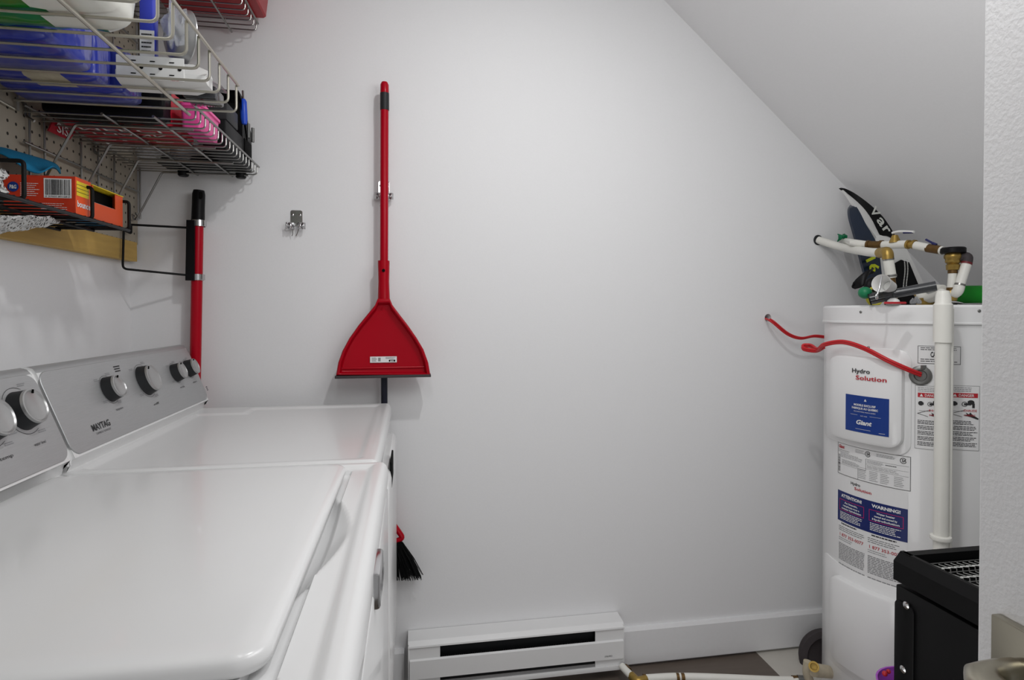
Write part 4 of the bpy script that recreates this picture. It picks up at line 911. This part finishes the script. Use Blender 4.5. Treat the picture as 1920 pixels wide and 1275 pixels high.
# ================================================================ WIRE BASKETS
def near_basket():
    t = thing('wire_basket', 'nearest chrome wire basket with wide spaced wires, full of packages', 'basket', (-.58, .9, 1.657), 'wire baskets on the pegboard')
    zb_ = H+.430; xf = -.370; lip = .057; ys = [1.363-.0575*k for k in range(17)]
    bm = B()
    for y in ys: tube(bm, [(-.796, y, zb_), (xf, y, zb_), (xf, y, zb_+lip)], .0026, 8, .012)
    obj('wire_base', bm, M['coated'], t)
    bm = B(); tube(bm, [(xf+.004, ys[0], zb_+lip), (xf+.004, ys[-1], zb_+lip)], .0030, 8); obj('front_rail', bm, M['coated'], t)
    for x in (-.471,):
        bm = B(); tube(bm, [(x, ys[0]+.02, zb_-.005), (x, ys[-1], zb_-.005)], .0034, 8); obj('long_wire', bm, M['coated'], t)
    bm = B(); tube(bm, [(-.792, ys[0]+.004, zb_-.02), (-.792, ys[0]+.004, zb_+.05)], .0028, 8); tube(bm, [(-.792, ys[0]+.004, zb_+.05), (-.792, ys[-1], zb_+.05)], .0028, 8); tube(bm, [(-.796, ys[0]+.003, zb_-.018), (-.792, ys[0]-.06, zb_-.018), (-.792, ys[0]-.06, zb_)], .0028, 8, .004); obj('back_wire', bm, M['coated'], t)
    return zb_
ZN = near_basket()
def far_basket(z, y0, y1, label, n_struts=4, xf=-.458, grp='wire baskets on the pegboard'):
    t = thing('wire_basket', label, 'basket', (-.63, 1.6, z), grp); bm = B(); y = y1
    while y > y0: tube(bm, [(-.79, y, z), (xf, y, z), (xf, y, z+.026)], .0019, 6, .010); y -= .0305
    obj('wire_base', bm, M['steel'], t)
    bm = B(); tube(bm, [(xf+.003, y1+.012, z+.026), (xf+.003, y0, z+.026)], .0028, 8); obj('front_rail', bm, M['steel'], t)
    for x in (-.531, -.629):
        bm = B(); tube(bm, [(x, y1+.012, z-.005), (x, y0, z-.005)], .0028, 8); obj('long_wire', bm, M['steel'], t)
    for k in range(n_struts):
        yy = 1.878-.1505*k; bm = B(); tube(bm, [(-.786, yy, z-.150), (-.715, yy, z-.008), (xf-.02, yy, z-.008)], .0028, 8, .008); obj('strut', bm, M['steel'], t)
    bm = B(); zt_ = z+.013; zb_ = z-.150
    for u in (56, 84, 152, 184, 214, 262): 
        yy = P(u, 300, x=-.79).y; tube(bm, [(-.79, yy, zt_), (-.79, yy, zb_+.01)], .0026, 8)
    for zz in (zt_, z-.063): tube(bm, [(-.787, P(54, 300, x=-.79).y-.02, zz), (-.787, 1.90, zz)], .0028, 8)
    tube(bm, [(-.788, 1.86, zb_+.014), (-.79, 1.875, zb_), (-.788, 1.895, zb_+.014), (-.788, 1.88, zb_+.022)], .0024, 8, .006)
    obj('back_grid', bm, M['steel'], t)
ZF = H+.413
far_basket(ZF, 1.352, 1.900, 'dense chrome wire basket under the pots and red bag, by the back wall')
ZR = H+.848
far_basket(ZR, 1.352, 1.900, 'highest chrome wire basket holding the red crate', 0)
# black rack
rk = thing('wire_rack', 'small black wire rack holding the dryer sheet boxes', 'rack', (-.72, 1.3, H+.19))
ZK = H+.190; XK = -.645
bm = B()
yl = [P(45, 340, x=XK).y, P(173, 375, x=XK).y, P(242, 400, x=XK).y]
bm.free()
for y in yl+[.55]:
    bm = B(); tube(bm, [(-.795, y, ZK+.064), (XK, y, ZK+.064), (XK, y, ZK), (-.795, y, ZK)], .0036, 10, .008); obj('loop', bm, M['blackw'], rk)
bm = B(); tube(bm, [(XK, .55, ZK-.003), (XK, yl[2], ZK-.003)], .0034, 10); obj('front_rail', bm, M['dark'], rk)
bm = B(); y = .60
while y < yl[2]: tube(bm, [(-.795, y, ZK), (XK, y, ZK)], .0020, 8); y += .036
for x in (-.72, -.79): tube(bm, [(x, .55, ZK-.005), (x, yl[2], ZK-.005)], .003, 8)
obj('wire_base', bm, M['blackw'], rk)
# ---- dryer sheet boxes
bx1 = thing('carton', 'red dryer sheet box with a barcode on the black rack', 'box', (-.73, 1.26, ZK))
fz0 = ZK+.004; x1b = XK-.010; yb1 = P(141, 350, x=x1b).y; x0b = P(6, 350, y=yb1).x; yb2 = P(170, 370, x=x1b).y; bh = P(141, 331, x=x1b).z-fz0
bm = B(); box(bm, x0b, x1b, yb1, yb2, fz0, fz0+bh, .0008); obj('carton_body', bm, M['orange'], bx1, smooth=False)
dc = Decal(); w_ = x1b-x0b
dc.rect(w_*.56, bh*.40, w_*.95, bh*.93, W_)
x = w_*.585
while x < w_*.925:
    t = random.choice((.0006, .0011, .0017)); dc.rect(x, bh*.48, x+t, bh*.90, K_, 1); x += t+random.choice((.0006, .001, .0015))
dc.text('0 37000 80168 3', w_*.755, bh*.415, bh*.045, K_, width=w_*.34); dc.disc(w_*.14, bh*.67, bh*.135, BL); dc.text('P&G', w_*.14, bh*.62, bh*.10, W_, L=3, width=bh*.16, bold=.03)
dc.lines(w_*.235, bh*.42, w_*.50, bh*.80, 7, W_, fill=.3); dc.lines(w_*.14, bh*.06, w_*.40, bh*.18, 3, W_, fill=.25); dc.lines(w_*.52, bh*.02, w_*.90, bh*.27, 5, W_, fill=.25)
dc.build('carton_print', flatmap((x0b, yb1, fz0), (1, 0, 0), (0, 0, 1)), INK(), bx1)
dc = Decal(); w_ = yb2-yb1
dc.rect(0, 0, w_, bh, 9); dc.rect(w_*.06, bh*.50, w_*.86, bh*.90, YL, 1); [dc.rect(w_*.06, bh*z_, w_*.86, bh*z_+.0008, K_, 2) for z_ in (.60, .70, .80)]
dc.text('bounce', w_*.5, bh*.20, bh*.17, W_, L=2, width=w_*.84, bold=.03)
dc.build('end_print', flatmap((x1b, yb1, fz0), (0, 1, 0), (0, 0, 1)), INK()+[M['orange2']], bx1)
bx2 = thing('carton', 'opened orange dryer sheet box at the far end of the black rack', 'box', (-.68, 1.44, ZK))
yc1 = yb2+.006; yc2 = yl[2]-.008; xb0 = x1b-.065; bh2 = P(240, 374, x=x1b).z-fz0
bm = B()
for a in ((xb0, x1b, yc1, yc2, fz0, fz0+.0012), (xb0, xb0+.0012, yc1, yc2, fz0, fz0+bh2), (xb0, x1b, yc1, yc1+.0012, fz0, fz0+bh2), (xb0, x1b, yc2-.0012, yc2, fz0, fz0+bh2), (x1b-.0012, x1b, yc1, yc2, fz0, fz0+bh2*.50), (x1b-.0012, x1b, yc1+(yc2-yc1)*.74, yc2-.0012, fz0+bh2*.5, fz0+bh2), (x1b-.0012, x1b, yc1+.0012, yc1+.004, fz0+bh2*.5, fz0+bh2)): box(bm, *a)
obj('carton_body', bm, M['orange2'], bx2, smooth=False)
bm = B(); box(bm, xb0, x1b+.002, yc1-.003, yc2, fz0+bh2, fz0+bh2+.0015); lidp = obj('flap', bm, M['yellow'], bx2, smooth=False)
bm = B(); box(bm, xb0+.002, xb0+.045, yc1+.003, yc2-.003, fz0+bh2*.05, fz0+bh2-.002); obj('interior_shade', bm, M['void'], bx2, smooth=False)  # dark block stands in for the shade inside the opened carton
bm = B(); box(bm, xb0+.046, x1b-.003, yc1+.003, yc2-.03, fz0+bh2*.36, fz0+bh2*.52); obj('sheet_stack', bm, M['paper'], bx2, smooth=False)
bm = B(); box(bm, xb0, x1b-.002, yc1+.03, yc2-.02, fz0-.0008, fz0); obj('base_print', bm, M['teal'], bx2, smooth=False)
# ---- teal cloth and lace
cl = B()
tA = spline([P(-25, 281, y=1.36), P(10, 284, y=1.36), P(55, 292, y=1.38), P(96, 304, y=1.40), P(110, 314, y=1.41), P(113, 326, y=1.41)], 6)
tB = spline([P(-25, 284, y=1.30), P(4, 289, y=1.30), P(28, 303, y=1.30), P(50, 318, y=1.30), P(74, 324, y=1.30), P(98, 311, y=1.31)], 6)
def tf(a, b):
    i = min(int(a*(len(tA)-1)+.5), len(tA)-1); p_ = tA[i].lerp(tB[i], b); p_.z += .010*math.sin(math.pi*b)*(1-a*.6); return p_
grid(cl, tf, 30, 12); co = obj('cloth', cl, M['teal']); solid(co, .003); tag(co, 'folded teal cloth on top of the red barcode box', 'cloth')
lc = B()
def lf(a, b):
    p_ = P(-60+165*a, 392+14*a, x=-.70); w_ = math.sin(math.pi*min(1, (1.02-a)*1.6+.05)*.5) if a > .4 else 1
    return p_+Vector((-.10*b*w_, .02*math.sin(9*b+5*a), -.030*w_*math.sin(math.pi*b)-.003*math.sin(30*a)*math.sin(22*b)-.005))
grid(lc, lf, 60, 30); lo_ = obj('lace_cloth', lc, M['lace']); solid(lo_, .004); tag(lo_, 'white crocheted lace cloth hanging under the black rack', 'lace', kind=None)
ly = B()
grid(ly, lambda a, b: P(-60+66*a, 318+56*b, y=1.20)+Vector((0, .015*math.sin(14*a)*math.sin(11*b), 0)), 24, 24); l2 = obj('lace_cloth', ly, M['lace']); solid(l2, .006); tag(l2, 'white lace bundle to the left of the red barcode box', 'lace')
# ---- near basket contents
def pillow(bm, x0, x1, y0, y1, z0, z1, amp=.004, n=18, mi=0, pw=.25):
    """soft package: superellipsoid with creases"""
    cx, cy, cz_ = (x0+x1)/2, (y0+y1)/2, (z0+z1)/2; g = bmesh.ops.create_cube(bm, size=2); 
    bmesh.ops.subdivide_edges(bm, edges=list({e for v in g['verts'] for e in v.link_edges}), cuts=n, use_grid_fill=True)
    vs_ = [v for v in bm.verts if v.is_valid and not v.tag]
    for v in vs_:
        p_ = v.co.copy(); m_ = max(abs(p_.x), abs(p_.y), abs(p_.z)); s_ = p_/m_ if m_ else p_
        q = Vector((s_.x, s_.y, s_.z)); l = (abs(q.x)**9+abs(q.y)**9+abs(q.z)**9)**(1/9); q = q/l
        w_ = amp*(math.sin(17*q.x+9*q.y)*math.sin(13*q.y+5*q.z)+.5*math.sin(31*q.x-11*q.z))
        v.co = Vector((cx+q.x*((x1-x0)/2+w_*.3), cy+q.y*((y1-y0)/2+w_*.3), cz_+q.z*((z1-z0)/2+w_*.3))); v.tag = True
b_ = B(); pillow(b_, -.79, -.418, .60, 1.050, ZN+.004, ZN+.20)
for f in b_.faces:
    c = f.calc_center_median(); f.material_index = 1 if (c.x < -.552+.02*math.sin(c.y*14)+.012*math.sin(c.y*60)+(.07 if c.y > 1.02 else 0)) else 0
pk_ = obj('paper_towel_pack', b_, [M['packw'], M['green']]); tag(pk_, 'green and white wrapped pack of paper rolls in the nearest basket', 'paper towels')
dc = Decal(); dc.text('PUR', 0, 0, .030, W_, width=.07, bold=.02); dc.build('pack_print', lambda x, y, L: Vector((-.66+x, 1.0+y*.8, ZN+.0036-.0002*L)), INK(), pk_)
b_ = B(); pillow(b_, -.79, -.572, 1.056, 1.215, ZN+.004, ZN+.115, .003)
for f in b_.faces:
    c = f.calc_center_median(); f.material_index = 2 if c.y > 1.17 and c.x > -.74 else 0
bpk = obj('blue_package', b_, [M['bluepack'], M['foil'], M['bluepack2']]); tag(bpk, 'blue glossy wrapped package just behind the green and white pack', 'package', 'blue packages in the nearest basket')
b_ = B(); pillow(b_, -.79, -.560, 1.290, 1.385, ZN+.004, ZN+.10, .003)
for f in b_.faces:
    c = f.calc_center_median()
    if c.y > 1.345: f.material_index = 2
bp2 = obj('blue_package', b_, [M['bluepack'], M['foil'], M['bluepack2']]); tag(bp2, 'blue package with pale underside at the far end of the nearest basket', 'package', 'blue packages in the nearest basket')
b_ = B(); pillow(b_, -.79, -.578, 1.218, 1.287, ZN+.004, ZN+.10, .002)
for f in b_.faces:
    c = f.calc_center_median()
    if -.70 < c.x < -.635: f.material_index = 1
bp3 = obj('blue_package', b_, [M['bluepack'], M['foil'], M['bluepack2']]); tag(bp3, 'slim blue package with a printed patch beside the power strip', 'package', 'blue packages in the nearest basket')
ps = thing('power_strip', 'white power strip with outlets in the nearest basket', 'power strip', (-.48, 1.24, ZN))
l_ = P(221, 150, y=1.235).x; r_ = P(385, 150, y=1.235).x; zz0 = ZN+.004
bm = B(); pr = [(1.225, zz0+.006), (1.245, zz0), (1.285, zz0), (1.285, zz0+.04), (1.26, zz0+.052), (1.225, zz0+.020)]
rr = [[bm.verts.new((x, y, z)) for y, z in pr] for x in (l_, r_-.03)]; e_ = [bm.verts.new((r_, 1.255+(y-1.255)*.75, zz0+.022+(z-zz0-.022)*.6)) for y, z in pr]; rr.append(e_)
for a, b in zip(rr, rr[1:]):
    for k in range(6): bm.faces.new((a[k], a[(k+1) % 6], b[(k+1) % 6], b[k]))
bm.faces.new(rr[0]); bm.faces.new(rr[-1]); pso = obj('strip_body', bm, M['whitep'], ps, ang=20)
upd = Vector((0, -.035, -.032)).normalized(); fo_ = Vector((l_, 1.260, zz0+.052)); 
dc = Decal()
fo2 = Vector((l_, 1.225, zz0+.006)); up2 = Vector((0, 0, 1))
# near vertical face carries the outlets
bm = B(); box(bm, l_+.002, r_-.034, 1.2225, 1.2255, zz0+.004, zz0+.048, .001); fpn = obj('outlet_face', bm, M['whitep'], pso)
for i, u in enumerate((250, 286, 322)):
    px_ = P(u, 127, y=1.222).x-l_
    for dz in (.012, .036): dc.rect(px_-.0045, dz-.001+.002, px_+.0045, dz+.003, 9, 1)
    dc.disc(px_+.014, .024+.002, .0035, 9, L=1)
dc.text('NOMA', (r_-l_)*.68, .003, .004, RD, width=.014)
dc.build('outlets', flatmap((l_, 1.2225, zz0), (1, 0, 0), (0, 0, 1)), INK()+[M['void']], pso)
bm = B(); xa_ = P(262, 60, y=1.252).x; xb_ = P(287, 60, y=1.252).x; box(bm, xa_, xb_, 1.250, 1.278, ZN+.058, ZN+.22, .002); bo_ = obj('carton', bm, M['bluebox']); tag(bo_, 'upright blue box standing on the white power strip', 'box')
dc = Decal(); dc.rect(0, 0, .026, .050, W_); dc.lines(.003, .006, .023, .046, 5, K_, fill=.35); dc.build('label_print', flatmap((xa_+.001, 1.2498, ZN+.062), (1, 0, 0), (0, 0, 1)), INK(), bo_)
bc0 = P(290, 66, y=1.268); bm = B(); lathe(bm, [(0, .03), (.03, .028), (.044, .020), (.050, .004), (.054, .0), (.054, -.002), (.048, .002), (.040, .018), (.028, .025), (0, .027)], (bc0.x+.052, 1.275, ZN+.054+.058), (-.75, -.66, 0), 40); bw = obj('steel_bowl', bm, M['silver']); tag(bw, 'stainless steel bowl standing on edge beside the upright blue box', 'bowl')
bm = B(); grid(bm, lambda a, b: P(313+32*a-6*b, 14+66*b, y=1.20)+Vector((0, .03*math.sin(9*a+4*b)*math.cos(5*b), .01*math.sin(13*a))), 16, 22); cb_ = obj('plastic_bag', bm, M['clear']); solid(cb_, .0008); tag(cb_, 'crumpled clear plastic bag beside the steel bowl', 'bag')
bm = B(); c0 = P(327, 108, y=1.345); lathe(bm, [(0, 0), (.012, .001), (.013, .02), (.009, .03), (.006, .034), (0, .034)], (c0.x, 1.33, ZN+.035), (.6, 0, .5), 16); bo2 = obj('bottle', bm, M['black']); tag(bo2, 'small black bottle behind the power strip', 'bottle')
bm = B(); box(bm, -.455, -.392, 1.296, 1.355, ZN+.004, ZN+.030, .004); o = obj('organiser_box', bm, M['smoke']); tag(o, 'smoky clear plastic box at the corner of the nearest basket', 'box')
bm = B(); grid(bm, lambda a, b: Vector((-.452+.070*a, 1.300+.05*b, ZN+.033+.04*(1-a)*(.5+.5*math.sin(6*b)))), 8, 8); o = obj('folded_film', bm, M['clear']); solid(o, .001); tag(o, 'folded clear film on the smoky plastic box', 'film')
# ---- dense basket contents
bm = B(); pillow(bm, -.77, -.530, 1.400, 1.452, ZF+.003, ZF+.10, .003); o = obj('black_bag', bm, M['black']); tag(o, 'black bag lying in the dense wire basket just beyond the blue package', 'bag')
b_ = B(); pillow(b_, -.775, -.540, 1.458, 1.640, ZF+.003, ZF+.10, .003); rb_ = obj('red_bag', b_, M['redbag']); tag(rb_, 'red bag with white lettering in the dense wire basket', 'bag')
dc = Decal()
for i, t in enumerate(('MERCI', 'THANK', 'SLIP', 'PLEASE')): 
    dc.text(t, .11, .012+.04*i, .022, W_, width=.17)
dc.build('bag_print', flatmap((-.765, 1.625, ZF+.0035), (1, 0, 0), (0, -1, 0), .0003) if False else (lambda x, y, L: Vector((-.765+x, 1.47+y, ZF+.0022-.0002*L))), INK(), rb_)
bm = B(); prism(bm, [P(u, v, x=-.782) for u, v in ((88, 245), (97, 226), (140, 247), (128, 262), (112, 256))], (.003, 0, 0)); rt2 = obj('red_flap', bm, M['redbag'], rb_, smooth=False)
dc = Decal(); dc.text('SIS', 0, 0, .022, W_, width=.045, bold=.01); dc.build('flap_print', flatmap(P(117, 252, x=-.778), (0, 1, 0), (0, 0, 1)), INK(), rt2)
pc = thing('pink_container', 'pink plastic container with a wide rim in the dense wire basket', 'container', (-.5, 1.5, ZF))
bm = B(); rslab(bm, .048, .13, .012, [(.006, ZF+.003), (.003, ZF+.006), (0, ZF+.055), (-.004, ZF+.056), (-.004, ZF+.062), (.002, ZF+.062)], lambda x, y, d: Vector((-.495+x, 1.525+y, d))); obj('tub', bm, M['pink'], pc)
for k, (x, y, r_, h_) in enumerate(((-.74, 1.68, .03, .08), (-.66, 1.685, .036, .09), (-.575, 1.68, .034, .085), (-.62, 1.745, .028, .07), (-.70, 1.75, .03, .08))):
    bm = B(); lathe(bm, [(0, ZF+.004), (r_*.9, ZF+.003), (r_, ZF+.008), (r_, ZF+h_*.8), (r_*.8, ZF+h_*.9)], (x, y, 0), seg=24); t = thing('glass_jar', '', 'jar', (x, y, ZF), 'clear jars in the dense wire basket'); t['label'] = ('clear jar nearest the pegboard, just beyond the red bag', 'clear jar in the middle of the row just beyond the red bag', 'clear jar nearest the basket front, just beyond the red bag', 'smallest clear jar, in front of the tool caddy side', 'clear jar behind the others, near the pegboard and tool caddy')[k]; obj('jar_body', bm, M['clear'], t)
    bm = B(); lathe(bm, [(r_*.84, ZF+h_*.88), (r_*.84, ZF+h_), (0, ZF+h_)], (x, y, 0), seg=24); obj('lid', bm, M['steel'], t)
td_ = thing('tool_caddy', 'tall black tool caddy at the back wall end of the dense wire basket', 'tool caddy', (-.5, 1.75, ZF))
x0c, x1c = -.70, -.472
bm = B(); y0c = P(413, 230, x=x1c).y; ym = P(447, 200, x=x1c).y; y3 = 1.895
prism(bm, [(x0c, y0c+.20, ZF+.003), (x0c, y3, ZF+.003), (x0c, y3, P(481, 262, x=x1c).z), (x0c, ym, P(449, 172, x=x1c).z), (x0c, ym-.01, P(445, 170, x=x1c).z), (x0c, y0c+.20, P(445, 170, x=x1c).z)], (x1c-x0c, 0, 0)); obj('case', bm, M['black'], td_, smooth=False)
bm = B(); box(bm, -.525, x1c, y0c+.045, y0c+.2, ZF+.003, P(425, 225, x=x1c).z, .004); obj('front_bin', bm, M['black'], td_)
bm = B(); box(bm, x1c, x1c+.003, y0c+.215, y3-.01, ZF+.035, ZF+.085, .001); obj('drawer_slot', bm, M['void'], td_)
bm = B(); box(bm, x1c-.13, x1c+.002, y0c+.05, y0c+.15, P(425, 225, x=x1c).z, P(415, 180, x=x1c).z, .004); o = obj('tray_insert', bm, M['dark'], td_)
for x, y in ((-.66, 1.885), (-.50, 1.885)):
    bm = B(); lathe(bm, [(.012, ZF-.016), (.015, ZF-.012), (.015, ZF+.004)], (x, y, 0), seg=16); obj('foot', bm, M['black'], td_)
sd = thing('screwdriver', 'screwdriver with a blue handle hanging on the tool caddy', 'screwdriver', P(458, 205, y=1.80))
bm = B(); a = P(456, 186, y=1.80); b = P(458, 233, y=1.80); tube(bm, [a, a+(b-a)*.1, a+(b-a)*.8, b], .01, 12, radii=[.006, .0095, .010, .007]); obj('handle', bm, M['bluehandle'], sd)
bm = B(); tube(bm, [a, a+Vector((-.006, .02, .03))], .003, 8); obj('shaft', bm, M['steel'], sd)
for k, (u, v) in enumerate(((466, 238), (474, 246), (462, 232))):
    a = P(u, v+8, y=1.86); b = P(u, v-6, y=1.86); bm = B(); tube(bm, [a-Vector((0, 0, .02)), b], .0045, 10); o = obj('socket_bit', bm, M['grid']); tag(o, ('middle dark metal socket bit standing in the tool caddy', 'dark metal socket bit closest to the back wall on the tool caddy', 'dark metal socket bit nearest the blue screwdriver handle')[k], 'socket bit', 'socket bits on the tool caddy')
# ---- red crate
cr = thing('crate', 'red plastic crate in the highest wire basket', 'crate', (-.56, 1.65, ZR))
bm = B(); cx0, cx1, cy0, cy1 = -.70, -.425, 1.30, 1.888
def crm(x, y, d): return Vector(((cx0+cx1)/2+x*(1+d*.9), (cy0+cy1)/2-.0+y*(1+d*0), ZR+.031+d))
rslab(bm, cx1-cx0, cy1-cy0, .012, [(.004, 0), (0, .004), (0, .15), (-.006, .152), (-.006, .165), (.006, .165), (.006, .01)], crm)
obj('crate_body', bm, M['crate'], cr)
